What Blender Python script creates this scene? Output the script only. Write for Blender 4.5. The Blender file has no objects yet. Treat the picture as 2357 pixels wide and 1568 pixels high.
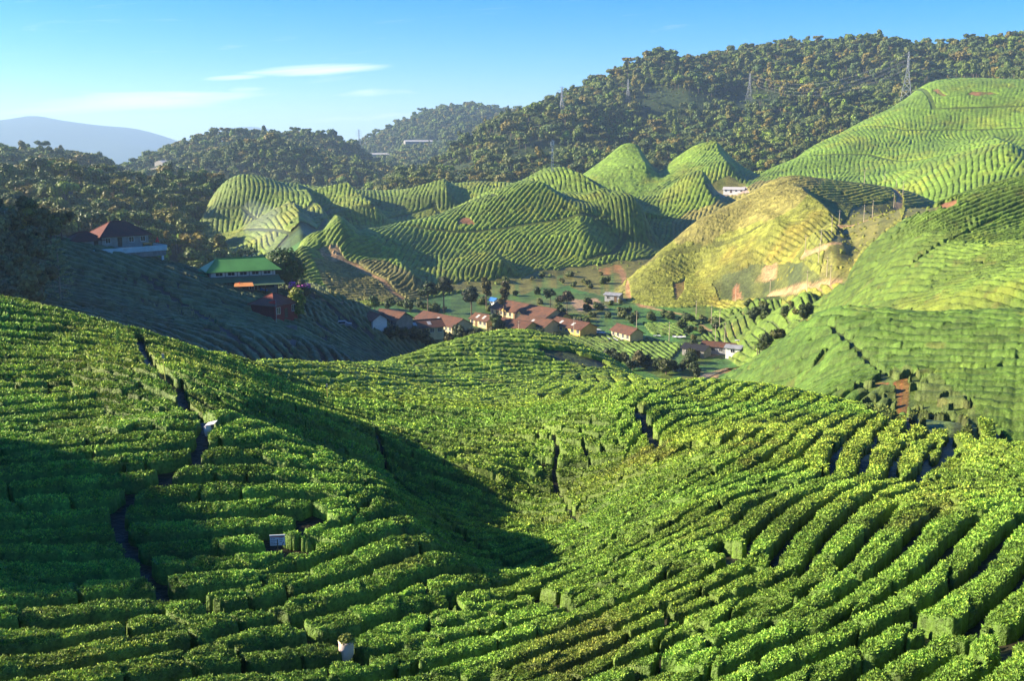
import bpy, math, random
import numpy as np
from mathutils import Vector, Matrix
random.seed(7)
RNG = np.random.default_rng(11)
R = math.radians
f32 = np.float32
# ------------------------------------------------------------------ camera, world, sun
scene = bpy.context.scene
COL = scene.collection
FPX, PW, PH = 2415.0, 2357.0, 1568.0          # focal length and size of the photograph in its own pixels
HORIZ = 325.0
PITCH = math.atan((PH/2 - HORIZ)/FPX)
cam_d = bpy.data.cameras.new("camera"); cam = bpy.data.objects.new("camera", cam_d); COL.objects.link(cam)
cam_d.sensor_width = 36.0; cam_d.lens = 36.0*FPX/PW
cam_d.clip_start = 0.5; cam_d.clip_end = 60000
cam.rotation_euler = (math.pi/2 - PITCH, 0, 0)
scene.camera = cam
SUN_EL, SUN_AZ = R(23), R(-87.0)            # azimuth measured from +Y towards +X
scene.view_settings.view_transform = 'Standard'; scene.view_settings.look = 'None'
scene.view_settings.exposure = 1.72; scene.view_settings.gamma = 1
wd = bpy.data.worlds.new("World"); scene.world = wd; wd.use_nodes = True
def N(nt, typ, **kw):
    n = nt.nodes.new(typ)
    for k, v in kw.items():
        if k == 'inp':
            for a, b in v.items(): n.inputs[a].default_value = b
        else: setattr(n, k, v)
    return n
def world():
    nt = wd.node_tree; nt.nodes.clear(); L = nt.links.new
    sky = N(nt, 'ShaderNodeTexSky', sky_type='NISHITA'); sky.sun_disc = False
    sky.sun_elevation = SUN_EL; sky.sun_rotation = SUN_AZ
    sky.altitude = 1500; sky.air_density = 1.0; sky.dust_density = 0.3; sky.ozone_density = 3.0
    tn = N(nt, 'ShaderNodeMix', data_type='RGBA', blend_type='MULTIPLY', inp={'Factor': 1.0}); L(sky.outputs[0], tn.inputs['A']); tn.inputs['B'].default_value = (.82, .95, 1.28, 1)
    hs = N(nt, 'ShaderNodeHueSaturation', inp={'Saturation': 1.32})
    L(tn.outputs['Result'], hs.inputs['Color'])
    bg = N(nt, 'ShaderNodeBackground', inp={'Strength': 0.058})
    # thin streaks of cirrus: direction-space noise, stretched sideways, kept in two bands
    tc = N(nt, 'ShaderNodeTexCoord'); sep = N(nt, 'ShaderNodeSeparateXYZ'); L(tc.outputs['Generated'], sep.inputs[0])
    dv = N(nt, 'ShaderNodeMath', operation='DIVIDE'); L(sep.outputs[0], dv.inputs[0]); L(sep.outputs[1], dv.inputs[1])
    ez = N(nt, 'ShaderNodeMath', operation='DIVIDE'); L(sep.outputs[2], ez.inputs[0]); L(sep.outputs[1], ez.inputs[1])
    cmb = N(nt, 'ShaderNodeCombineXYZ')
    mx = N(nt, 'ShaderNodeMath', operation='MULTIPLY', inp={1: 5.0}); L(dv.outputs[0], mx.inputs[0]); L(mx.outputs[0], cmb.inputs[0])
    tilt = N(nt, 'ShaderNodeMath', operation='MULTIPLY_ADD', inp={1: -0.05}); L(dv.outputs[0], tilt.inputs[0]); L(ez.outputs[0], tilt.inputs[2])
    mz = N(nt, 'ShaderNodeMath', operation='MULTIPLY', inp={1: 60.0}); L(tilt.outputs[0], mz.inputs[0]); L(mz.outputs[0], cmb.inputs[1])
    nz = N(nt, 'ShaderNodeTexNoise', inp={'Scale': 1.0, 'Detail': 9.0, 'Roughness': 0.68, 'Distortion': 1.0}); L(cmb.outputs[0], nz.inputs['Vector'])
    def blob(cx, cz, sx, sz, k):          # soft elliptical cloud bank around a direction
        a = N(nt, 'ShaderNodeMath', operation='SUBTRACT', inp={1: cx}); L(dv.outputs[0], a.inputs[0])
        a2 = N(nt, 'ShaderNodeMath', operation='DIVIDE', inp={1: sx}); L(a.outputs[0], a2.inputs[0])
        b = N(nt, 'ShaderNodeMath', operation='SUBTRACT', inp={1: cz}); L(tilt.outputs[0], b.inputs[0])
        b2 = N(nt, 'ShaderNodeMath', operation='DIVIDE', inp={1: sz}); L(b.outputs[0], b2.inputs[0])
        a3 = N(nt, 'ShaderNodeMath', operation='MULTIPLY'); L(a2.outputs[0], a3.inputs[0]); L(a2.outputs[0], a3.inputs[1])
        b3 = N(nt, 'ShaderNodeMath', operation='MULTIPLY_ADD'); L(b2.outputs[0], b3.inputs[0]); L(b2.outputs[0], b3.inputs[1]); L(a3.outputs[0], b3.inputs[2])
        c = N(nt, 'ShaderNodeMath', operation='MULTIPLY_ADD', inp={1: -1.0, 2: 1.0}, use_clamp=True); L(b3.outputs[0], c.inputs[0])
        d = N(nt, 'ShaderNodeMath', operation='MULTIPLY', inp={1: k}); L(c.outputs[0], d.inputs[0])
        return d
    tot = None
    for args in CLOUDS:
        b = blob(*args)
        if tot is None: tot = b
        else:
            s = N(nt, 'ShaderNodeMath', operation='MAXIMUM'); L(tot.outputs[0], s.inputs[0]); L(b.outputs[0], s.inputs[1]); tot = s
    ad = N(nt, 'ShaderNodeMath', operation='MULTIPLY_ADD', inp={1: 0.55}); L(nz.outputs['Fac'], ad.inputs[2])
    L(tot.outputs[0], ad.inputs[0])
    mr = N(nt, 'ShaderNodeMapRange', inp={'From Min': 0.60, 'From Max': 1.25, 'To Min': 0.0, 'To Max': 0.8}); L(ad.outputs[0], mr.inputs['Value'])
    mix = N(nt, 'ShaderNodeMix', data_type='RGBA'); L(mr.outputs[0], mix.inputs['Factor'])
    L(hs.outputs[0], mix.inputs['A']); mix.inputs['B'].default_value = (9.6, 9.2, 9.8, 1)
    L(mix.outputs['Result'], bg.inputs['Color'])
    out = N(nt, 'ShaderNodeOutputWorld'); L(bg.outputs[0], out.inputs[0])
def pxdir(x, y):
    cx = (x - PW/2)/FPX; cy = -(y - PH/2)/FPX
    return cx, math.cos(PITCH) + cy*math.sin(PITCH), -math.sin(PITCH) + cy*math.cos(PITCH)
def wdir(x, y):
    a, b, c = pxdir(x, y); return a/b, c/b
CLOUDS = []
for cx, cy, sx, sy, k in [(720, 160, 190, 14, 1.0), (540, 178, 90, 8, .8), (330, 232, 330, 26, .75), (140, 250, 200, 16, .5),
                          (560, 205, 60, 9, .55), (820, 272, 180, 12, .5), (1000, 205, 250, 12, .3), (1750, 430, 10, 10, 0), (250, 55, 300, 16, .25)]:
    a, b = wdir(cx, cy); CLOUDS.append((a, b - 0.05*a, sx/FPX, sy/FPX, k))
world()
sun_d = bpy.data.lights.new("sun", 'SUN'); sun = bpy.data.objects.new("sun", sun_d); COL.objects.link(sun)
sun_d.energy = 5.0; sun_d.angle = R(0.5); sun_d.color = (1.0, 0.86, 0.64)
SUNV = Vector((math.sin(SUN_AZ)*math.cos(SUN_EL), math.cos(SUN_AZ)*math.cos(SUN_EL), math.sin(SUN_EL)))
sun.rotation_euler = (-SUNV).to_track_quat('-Z', 'Y').to_euler()
# ------------------------------------------------------------------ tagging helpers
def tag(o, label=None, cat=None, group=None, kind=None):
    if label: o['label'] = label
    if cat: o['category'] = cat
    if group: o['group'] = group
    if kind: o['kind'] = kind
    return o
def mesh_np(name, verts, faces, mat=None, parent=None, smooth=False, attrs=None):
    """verts (n,3); faces (m,3|4) ints -> ONE mesh object"""
    verts = np.asarray(verts, dtype=f32); faces = np.asarray(faces, dtype=np.int32)
    me = bpy.data.meshes.new(name); k = faces.shape[1]
    me.vertices.add(len(verts)); me.vertices.foreach_set('co', verts.ravel())
    me.loops.add(faces.size); me.loops.foreach_set('vertex_index', faces.ravel())
    me.polygons.add(len(faces)); me.polygons.foreach_set('loop_start', np.arange(0, faces.size, k, dtype=np.int32))
    me.update(calc_edges=True)
    if smooth: me.polygons.foreach_set('use_smooth', np.ones(len(faces), dtype=bool))
    for nm, arr in (attrs or {}).items():
        if arr.ndim == 1:
            a = me.attributes.new(nm, 'FLOAT', 'POINT'); a.data.foreach_set('value', arr.astype(f32))
        else:
            a = me.attributes.new(nm, 'FLOAT_COLOR', 'POINT'); a.data.foreach_set('color', arr.astype(f32).ravel())
    if mat: me.materials.append(mat)
    o = bpy.data.objects.new(name, me); COL.objects.link(o)
    if parent: o.parent = parent
    return o
# ------------------------------------------------------------------ noise
def hash2(ix, iy, seed):
    h = (ix.astype(np.int64)*374761393 + iy.astype(np.int64)*668265263 + seed*1442695041) & 0xffffffff
    h = ((h ^ (h >> 13))*1274126177) & 0xffffffff
    return (((h ^ (h >> 16)) & 0xffff)/65535.0).astype(f32)
def vnoise(x, y, seed=0):
    x, y = x*.7986 + y*.6018, y*.7986 - x*.6018          # turned off the view axis
    ix = np.floor(x).astype(np.int64); iy = np.floor(y).astype(np.int64)
    fx = (x - ix).astype(f32); fy = (y - iy).astype(f32)
    fx = fx*fx*(3 - 2*fx); fy = fy*fy*(3 - 2*fy)
    a = hash2(ix, iy, seed); b = hash2(ix+1, iy, seed); c = hash2(ix, iy+1, seed); d = hash2(ix+1, iy+1, seed)
    return (a + (b-a)*fx)*(1-fy) + (c + (d-c)*fx)*fy          # 0..1
def fbm(x, y, seed=0, octv=3):
    s = 0; a = 0.5; t = 0
    for k in range(octv):
        s = s + a*vnoise(x*2**k, y*2**k, seed + k*17); t += a; a *= 0.5
    return s/t
def sstep(x, a, b):
    q = np.clip((x-a)/(b-a), 0, 1); return q*q*(3-2*q)
# ------------------------------------------------------------------ the terrain: hills as smooth sheets, the highest wins
def polar(x, y, r):
    X, Y, Z = pxdir(x, y); h = math.hypot(X, Y)
    return math.atan2(X, Y), math.log(r), Z/h
# every hill: crest points (seen against what lies behind) and points on its face; (photo x, photo y, metres away)
LAYERS = {}
def hill(name, crest, face, back=.45, ends=(1, 1), front=.25, reach=.10, extra=()):
    LAYERS[name] = dict(crest=crest, face=face, back=back, ends=ends, front=front, reach=reach, extra=extra)
exec_layers = True
hill('foreground',
  [(0,707,86),(120,730,83),(200,748,81),(330,780,79),(430,812,81),(520,832,85.5),(600,843,93),(700,851,106),(800,850,119),(880,842,131),
   (950,826,143),(1050,799,160),(1150,798,168),(1260,800,170),(1330,815,167),(1450,860,148),(1530,893,130),
   (1600,898,106),(1700,894,98),(1800,905,92),(1900,925,87),(2000,948,82),(2080,964,79),(2200,980,74),(2300,1004,70),(2357,1045,64),
   (-500,640,86),(-250,675,87),(2850,1060,56)],
  [(0,1568,28),(0,1400,33),(0,1250,38.5),(0,1100,45),(0,1000,52.5),(0,900,60.5),(0,800,70),
   (-500,1568,28),(-500,1300,35),(-500,1000,52),(-500,800,66),
   (400,1568,27.5),(400,1400,33),(400,1250,39),(400,1100,45.5),(400,985,52),(400,900,59),(400,850,65),
   (200,1300,36.5),(200,1000,51.5),(200,850,64),
   (700,1568,28),(700,1400,33.5),(700,1300,37.5),(700,1200,42.2),(700,1130,46),(700,1050,55),(700,950,70),(700,900,84),
   (850,1200,42.5),(850,1130,49),(800,1000,62),(880,930,82),
   (1000,1568,28),(1000,1450,32),(1000,1370,35.5),(1000,1310,38.5),(1050,1262,47),(960,1160,56.5),(900,1100,60),(870,1000,68),
   (1100,1180,57),(1100,1100,61),(1000,1030,67),(1000,960,79),(1000,900,101),(1000,860,122),
   (1180,1340,42),(1130,1400,35),(1300,1568,27),(1300,1450,31),(1300,1350,37),(1280,1280,45),(1320,1220,52),(1280,1150,60),(1278,1010,70),
   (1300,950,84),(1300,900,105),(1300,850,134),
   (1450,1250,42),(1450,1100,57),(1450,1000,70),(1450,940,87),(1450,900,118),
   (1600,1568,25),(1600,1450,28.5),(1600,1300,34.5),(1600,1200,41),(1600,1100,50),(1600,1020,61),(1600,960,74),(1600,925,87),
   (1900,1568,24),(1900,1450,27),(1900,1300,33),(1900,1200,38.5),(1900,1120,46),(1900,1050,56),(1900,990,68),(1900,950,79),
   (2130,1060,58),(2200,1568,23.5),(2200,1450,26.5),(2200,1300,32.5),(2200,1200,37.5),(2200,1120,46),(2230,1060,57),(2200,1010,68),
   (2357,1568,23),(2357,1450,26),(2357,1300,32),(2357,1200,37.5),(2357,1120,47),(-500,2000,19.5),(0,2000,19.5),(600,2000,19),(1200,2000,18.5),(1800,2000,17.5),(2357,2000,17),(2850,2000,17),(2850,1568,22),(2850,1300,31),(2850,1150,42)],
  back=.42, ends=(0,0), front=0, reach=.35)
hill('left_hill',
  [(-500,430,262),(-200,470,260),(0,520,262),(170,560,262),(330,592,266),(400,614,264),(480,637,262),(560,664,262),(620,672,262),(700,655,266),(760,674,272),(830,706,280),(900,738,291)],
  [(-300,620,215),(0,640,225),(0,740,190),(150,680,215),(150,760,185),(300,700,220),(300,790,180),(450,720,222),(450,800,190),(600,740,228),(600,830,188),(700,740,236),(750,800,222),(850,800,246),(800,850,200),(880,845,225)],
  back=.5, ends=(0,1), front=.3)
hill('right_hill_near',
  [(1560,915,242),(1640,878,235),(1700,848,212),(1780,800,182),(1860,746,152),(1920,726,140),(2000,722,138),(2100,730,137),(2230,726,137),(2357,722,136),(2800,715,134)],
  [(1700,895,185),(1800,860,154),(1820,910,128),(1950,800,128),(1950,900,112),(2000,850,120),(2050,960,104),(2100,790,126),(2200,850,116),(2200,970,100),(2357,790,122),(2357,870,112),(2357,1010,98),(2800,850,108),(2800,1010,96)],
  back=.35, ends=(1,0), front=.2)
hill('right_hill_far',
  [(1690,712,344),(1750,700,322),(1850,680,288),(1930,662,264),(1952,640,260),(1975,600,260),(2000,575,262),(2060,530,266),(2130,490,272),(2200,465,278),(2300,432,286),(2357,420,290),(2800,400,292)],
  [(1690,740,335),(1740,762,308),(1800,770,284),(1780,730,298),(1850,720,264),(1850,765,255),(1950,700,240),(1950,740,220),(2000,728,208),(2000,650,240),(2100,730,190),(2100,650,212),(2100,570,236),(2200,650,204),(2200,550,236),(2200,720,182),(2357,700,178),(2357,600,208),(2357,500,246),(2800,650,182),(2800,500,240)],
  back=.4, ends=(1,0), front=.3)
hill('brown_spur',
  [(1436,672,376),(1462,628,386),(1520,580,392),(1560,552,396),(1620,512,398),(1700,462,412),(1780,416,424),(1830,406,428),(1900,414,436),(1990,424,446),(2062,436,450),(2100,445,455)],
  [(1480,706,358),(1560,702,358),(1600,695,362),(1600,620,385),(1680,694,360),(1700,600,376),(1700,530,394),(1780,670,346),(1780,580,370),(1850,645,330),(1850,590,346),(1850,500,386),(1930,655,298),(1930,590,326),(1960,520,368),(2040,490,378),(2100,480,372),(1950,460,420),(1820,450,410),(2150,500,330)],
  back=.5, ends=(1,1), front=.3)
hill('mid_tea_hill',
  [(660,640,372),(692,600,392),(740,566,412),(830,533,436),(930,512,456),(1000,498,470),(1080,468,486),(1150,438,502),(1190,424,508),(1240,440,510),(1330,470,512),(1400,500,506),(1460,530,498),(1520,580,470)],
  [(700,688,362),(800,694,360),(800,620,392),(900,690,364),(900,600,406),(1000,668,378),(1000,560,436),(1100,652,392),(1100,560,440),(1200,638,404),(1200,540,456),(1300,622,420),(1300,540,466),(1400,612,432),(1480,605,440)],
  back=.4, ends=(1,1), front=.25)
hill('mid_peak',
  [(1150,432,545),(1210,418,552),(1250,392,560),(1282,386,562),(1320,396,562),(1380,426,560),(1430,455,556),(1500,452,566),(1560,432,572),(1600,424,574),(1640,436,570),(1670,455,560)],
  [(1240,430,540),(1300,450,535),(1380,480,526),(1450,500,520),(1520,540,500),(1540,490,535),(1600,480,540),(1650,480,535),(1280,470,524)],
  back=.45, ends=(1,1), front=.25)
hill('back_tea_ridge',
  [(330,640,452),(400,590,500),(440,540,540),(470,492,575),(500,460,590),(560,445,600),(620,434,608),(672,424,612),(720,430,616),(800,437,622),(900,440,630),(1000,429,634),(1100,420,636),(1180,424,630),(1240,430,620)],
  [(380,620,440),(480,600,455),(500,540,520),(560,590,462),(600,520,530),(640,610,452),(700,540,515),(720,590,470),(800,500,560),(850,540,520),(900,500,568),(1000,490,580),(1080,470,594),(700,480,570)],
  back=.5, ends=(1,1), front=.25)
hill('tea_peaks',
  [(1340,408,700),(1400,368,716),(1446,332,730),(1480,362,722),(1510,402,700)],
  [(1360,430,660),(1430,425,656),(1500,430,650),(1440,380,700)], back=.6, ends=(1,1), front=.3)
hill('tea_peaks_two',
  [(1490,420,690),(1560,372,716),(1642,334,734),(1690,370,722),(1740,402,700)],
  [(1500,440,640),(1580,430,650),(1660,430,650),(1730,430,650),(1640,385,694)], back=.6, ends=(1,1), front=.3)
hill('pylon_hill',
  [(1700,432,655),(1760,398,690),(1850,352,735),(1950,302,785),(2040,258,825),(2085,228,850),(2130,198,872),(2200,204,880),(2280,206,885),(2357,204,890),(2800,190,900)],
  [(1760,440,620),(1850,430,615),(1900,400,650),(2000,432,590),(2000,360,675),(2100,430,560),(2100,330,705),(2200,450,520),(2200,300,740),(2357,410,520),(2357,300,730),(2280,360,620),(2800,400,520),(2800,300,700)],
  back=.3, ends=(1,0), front=.25)
hill('forest_hill',
  [(900,433,930),(1000,396,1060),(1060,370,1130),(1150,330,1200),(1230,298,1250),(1290,280,1290),(1330,256,1310),(1420,223,1340),(1480,203,1360),(1550,178,1380),(1650,148,1400),(1780,128,1420),(1900,116,1440),(2000,122,1450),(2080,130,1450),(2150,142,1450),(2200,138,1460),(2280,124,1470),(2357,118,1470),(2800,108,1480)],
  [(900,450,800),(1050,440,800),(1200,430,810),(1200,370,980),(1350,420,820),(1350,330,1050),(1500,400,860),(1500,280,1130),(1700,380,900),(1700,250,1180),(1900,320,980),(1900,200,1260),(2100,250,1060),(2100,170,1260),(2357,210,1030),(2357,150,1250),(2800,210,1020)],
  back=.5, ends=(1,0), front=.3)
hill('far_forest_hill',
  [(790,357,2200),(830,340,2250),(880,325,2300),(930,297,2350),(1000,271,2400),(1050,267,2400),(1120,281,2450),(1200,273,2500),(1300,267,2550),(1400,295,2500)],
  [(820,400,1700),(900,380,1750),(1000,380,1650),(1100,360,1700),(950,420,1300),(1200,340,1800)], back=.4, ends=(1,1), front=.2)
hill('left_forest_ridge',
  [(230,424,1350),(280,408,1400),(350,388,1450),(420,366,1490),(500,345,1500),(560,337,1500),(650,345,1500),(750,352,1520),(810,368,1500),(870,392,1400),(950,425,1200)],
  [(330,440,1050),(400,420,1150),(500,400,1220),(600,430,1000),(600,370,1300),(750,430,1000),(750,380,1250),(850,430,1000)], back=.4, ends=(1,1), front=.25)
hill('left_forest_knoll',
  [(-500,392,1150),(-150,392,1150),(0,400,1150),(60,377,1160),(115,369,1160),(200,392,1150),(260,420,1120),(330,446,1000)],
  [(0,450,850),(100,440,880),(200,440,880),(280,460,800)], back=.4, ends=(0,1), front=.25)
hill('left_wood',
  [(-500,450,600),(0,445,620),(60,435,640),(130,430,640),(220,455,640),(300,460,640),(350,440,640),(420,425,650),(480,430,660),(520,455,660)],
  [(0,520,480),(120,520,500),(250,520,520),(350,560,470),(400,500,560),(420,590,440),(340,600,420)], back=.4, ends=(0,1), front=.25)
hill('mountains',
  [(-500,330,9000),(-100,300,9000),(0,286,9000),(60,268,9000),(110,272,9000),(160,288,9000),(195,296,9000),(260,293,9000),(310,297,9000),(370,312,9000),(430,331,9000),(500,350,9000)],
  [(0,340,7500),(100,345,7500),(250,345,7500),(400,350,7600)], back=.3, ends=(0,1), front=.1, reach=.12)
hill('mountains_two',
  [(400,338,11500),(430,327,12000),(480,312,12000),(530,300,12000),(580,293,12000),(640,304,12000),(700,326,12000),(760,345,12000)],
  [(450,350,10500),(600,350,10500),(720,352,10500)], back=.3, ends=(1,1), front=.1, reach=.12)
def valley(TH, RHO):
    """the valley floor and the low land behind the hills, height over distance"""
    r = np.exp(RHO)
    z = -59 + 0.06*(np.clip(r, 290, 470)-300) - 0.03*np.clip(r-500, 0, None) - 0.02*np.clip(r-2500, 0, None)
    z = z - 14*np.exp(-((TH+0.33)/.12)**2)*sstep(r, 330, 480)
    return z/r
CS = 0.006
cTH = np.arange(-0.58, 0.5801, CS); cRH = np.arange(math.log(14), math.log(16000), CS)
def build_layers():
    G1, G2 = np.meshgrid(cTH, cRH, indexing='ij')
    out = {}
    for name, L in LAYERS.items():
        P = [polar(*p) for p in L['crest']+L['face']]
        cr = [polar(*p) for p in L['crest']]
        H = list(P)
        for th, ro, t in cr:
            r = math.exp(ro); z = t*r
            for m in (1.09, 1.35, 1.9):
                r2 = r*m; H.append((th, ro+math.log(m), (z - L['back']*(r2-r))/r2))
        for side, (th, ro, t) in ((0, min(cr)), (1, max(cr))):
            if L['ends'][side]:
                for dd in (.03, .08):
                    r = math.exp(ro); H.append((th + (dd if side else -dd), ro, t - .45*dd))
                    H.append((th + (dd if side else -dd), ro-.1, t - .45*dd - .03))
        if L['front']:
            for th, ro, t in [polar(*p) for p in L['face']]:
                r = math.exp(ro); r2 = r*.80
                c = min(P, key=lambda q: (q[0]-th)**2 + (q[1]-ro+.22)**2)
                if (c[0]-th)**2 + (c[1]-ro+.22)**2 > .01: H.append((th, ro+math.log(.8), (t*r - L['front']*(r-r2))/r2))
        A = np.array(H); n = len(A)
        D2 = (A[:, None, 0]-A[None, :, 0])**2 + (A[:, None, 1]-A[None, :, 1])**2
        K = 0.5*D2*np.log(D2 + 1e-9) + np.eye(n)*2e-5
        Q = np.c_[np.ones(n), A[:, :2]]
        M = np.block([[K, Q], [Q.T, np.zeros((3, 3))]])
        w = np.linalg.solve(M, np.r_[A[:, 2], 0, 0, 0])
        lo1, hi1 = A[:, 0].min()-.25, A[:, 0].max()+.25; lo2, hi2 = A[:, 1].min()-.3, A[:, 1].max()+.3
        m = (G1 > lo1) & (G1 < hi1) & (G2 > lo2) & (G2 < hi2)
        g1, g2 = G1[m], G2[m]
        nd = np.full(len(g1), 9.0, f32)
        for k in range(n): np.minimum(nd, (g1-A[k, 0])**2 + (g2-A[k, 1])**2, out=nd)
        m2 = nd < (L['reach']+.28)**2; mm = np.zeros_like(m); mm[m] = m2; m = mm; g1, g2 = g1[m2], g2[m2]; v = w[n] + w[n+1]*g1 + w[n+2]*g2; dmin = np.full(len(g1), 9.0)
        for k in range(n):
            d2 = (g1-A[k, 0])**2 + (g2-A[k, 1])**2
            v += w[k]*0.5*d2*np.log(d2 + 1e-9); np.minimum(dmin, d2, out=dmin)
        dm = np.sqrt(dmin); v -= 4*np.clip(dm - L['reach'], 0, None)**1.5
        T = np.full(G1.shape, -3.0, f32); T[m] = np.maximum(v, -3)
        out[name] = T
    return out
LGRID = build_layers()
LNAMES = list(LGRID)
def cubic_W(x, x0, h, n):
    p = (np.clip(x, x0, x0 + (n-1)*h) - x0)/h; i = np.clip(np.floor(p).astype(int), 0, n-2); f = p - i
    k = [(-f**3 + 2*f*f - f)/2, (3*f**3 - 5*f*f + 2)/2, (-3*f**3 + 4*f*f + f)/2, (f**3 - f*f)/2]
    return [(np.clip(i+q, 0, n-1), kk.astype(f32)) for q, kk in zip((-1, 0, 1, 2), k)]
def upsample(G, W1, W2):
    A = sum(G[i]*k[:, None] for i, k in W1)
    At = np.ascontiguousarray(A.T)
    return np.ascontiguousarray(sum(At[i]*k[:, None] for i, k in W2).T)
def lattice(th, rh):
    """terrain over a lattice -> (height/distance, hill index); far off to the sides the outermost column carries on"""
    Wt = cubic_W(th, cTH[0], CS, len(cTH)); Wr = cubic_W(rh, cRH[0], CS, len(cRH))
    best = np.broadcast_to(valley(th[:, None], rh[None, :]), (len(th), len(rh))).astype(f32).copy()
    idx = np.full(best.shape, -1, np.int8)
    for k, nme in enumerate(LNAMES):
        G = LGRID[nme]; q = np.where((G > -2.9).any(0))[0]; lo, hi = cRH[q[0]], cRH[q[-1]]
        a = max(0, np.searchsorted(rh, lo)-1); b = min(len(rh), np.searchsorted(rh, hi)+1)
        if b - a < 2: continue
        T = upsample(G, Wt, [(i[a:b], k_[a:b]) for i, k_ in Wr]); full, best = best, best[:, a:b]
        m = T > best; idx[:, a:b][m] = k
        # soft join, about 1.5 per cent of the distance wide
        s = 0.0035; d = np.abs(T-best)
        np.maximum(best, T, out=best); best += (np.clip(s-d, 0, None)**2/(4*s))
        best = full
    r = np.exp(rh)[None, :]; X = r*np.sin(th)[:, None]; Y = r*np.cos(th)[:, None]
    best += side_hills(X, Y)/r
    for cr in CREASES: add_crease(best, th, rh, cr)
    return best, idx
def side_hills(X, Y):
    """ground rising left of the picture: it keeps the morning sun off the near left and the left hill"""
    z = 0
    for cx, cy, sx, sy, ang, h in SIDE:
        c, s = math.cos(ang), math.sin(ang); u = ((X-cx)*c + (Y-cy)*s)/sx; v = (-(X-cx)*s + (Y-cy)*c)/sy
        z = z + h*np.exp(-(u*u+v*v)**2)
    return z
SIDE = [(-49, 35.5, 13, 13.0, -0.05, 12.6), (-229, 224, 72, 73, -0.05, 60)]
CREASES = []
def add_crease(T, th, rh, cr):
    pts, amp, wl, wr = cr                       # pts (theta, rho); amp, widths in metres
    P = np.array(pts); rm = math.exp(P[:, 1].mean()); pad = max(wl, wr)/rm*1.3
    a = np.searchsorted(th, P[:, 0].min()-pad); b = np.searchsorted(th, P[:, 0].max()+pad)
    c = np.searchsorted(rh, P[:, 1].min()-pad); d = np.searchsorted(rh, P[:, 1].max()+pad)
    if b <= a or d <= c: return
    g1 = th[a:b, None]; g2 = rh[None, c:d]; best = np.full((b-a, d-c), 9.0); sg = np.zeros((b-a, d-c)); along = np.zeros((b-a, d-c))
    seg = np.hypot(*(P[1:]-P[:-1]).T); tot = seg.sum(); acc = 0
    for k in range(len(P)-1):
        v = P[k+1]-P[k]; L2 = (v**2).sum(); q = np.clip(((g1-P[k, 0])*v[0] + (g2-P[k, 1])*v[1])/L2, 0, 1)
        dx = g1 - P[k, 0] - q*v[0]; dy = g2 - P[k, 1] - q*v[1]; dd = np.hypot(dx, dy)
        m = dd < best; best = np.where(m, dd, best); sg = np.where(m, v[0]*dy - v[1]*dx, sg); along = np.where(m, (acc + q*seg[k])/tot, along); acc += seg[k]
    dm = best*np.exp(g2)
    w = np.where(sg < 0, wl, wr); pr = np.clip(1 - dm/w, 0, 1); pr = pr*pr*(3-2*pr)*.4 + pr*.6
    tap = np.clip(np.minimum(along/.22, (1-along)/.2), 0, 1)
    T[a:b, c:d] += (amp*pr*tap/np.exp(g2)).astype(f32)
# a coarse lattice to find where a line of sight meets the ground
vTH = np.arange(-.57, .5701, .003); vRH = np.arange(math.log(16), math.log(14500), .003)
def refresh():
    global VT
    VT, _ = lattice(vTH, vRH)
refresh()
def hit(x, y, rmin=0, rmax=1e9):
    """world point where the line of sight through photo pixel x, y meets the terrain"""
    X, Y, Z = pxdir(x, y); th = math.atan2(X, Y); t = Z/math.hypot(X, Y)
    p = np.clip((th - vTH[0])/.003, 0, len(vTH)-1.001); i = int(p); f = p-i
    col = VT[i]*(1-f) + VT[i+1]*f
    ok = (col >= t) & (vRH >= math.log(max(rmin, 16))) & (vRH < math.log(rmax))
    if not ok.any():
        m = (vRH >= math.log(max(rmin, 16))) & (vRH < math.log(rmax)); k = np.where(m)[0][np.argmax(col[m])]
        ro = vRH[k]
    else:
        k = int(np.argmax(ok)); ro = vRH[k]
        if k > 0 and not ok[k-1] and col[k] > col[k-1]: ro = vRH[k-1] + .003*(t-col[k-1])/(col[k]-col[k-1])
    return th, float(ro)
def zat(th, ro):
    p = np.clip((th - vTH[0])/.003, 0, len(vTH)-1.001); i = int(p); f = p-i
    q = np.clip((ro - vRH[0])/.003, 0, len(vRH)-1.001); j = int(q); g = q-j
    t = (VT[i, j]*(1-f)+VT[i+1, j]*f)*(1-g) + (VT[i, j+1]*(1-f)+VT[i+1, j+1]*f)*g
    return float(t*math.exp(ro))
def at(x, y, rmin=0, rmax=1e9):
    th, ro = hit(x, y, rmin, rmax); r = math.exp(ro)
    return Vector((r*math.sin(th), r*math.cos(th), zat(th, ro)))
def ground(X, Y): return zat(math.atan2(X, Y), math.log(max(16, math.hypot(X, Y))))
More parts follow.
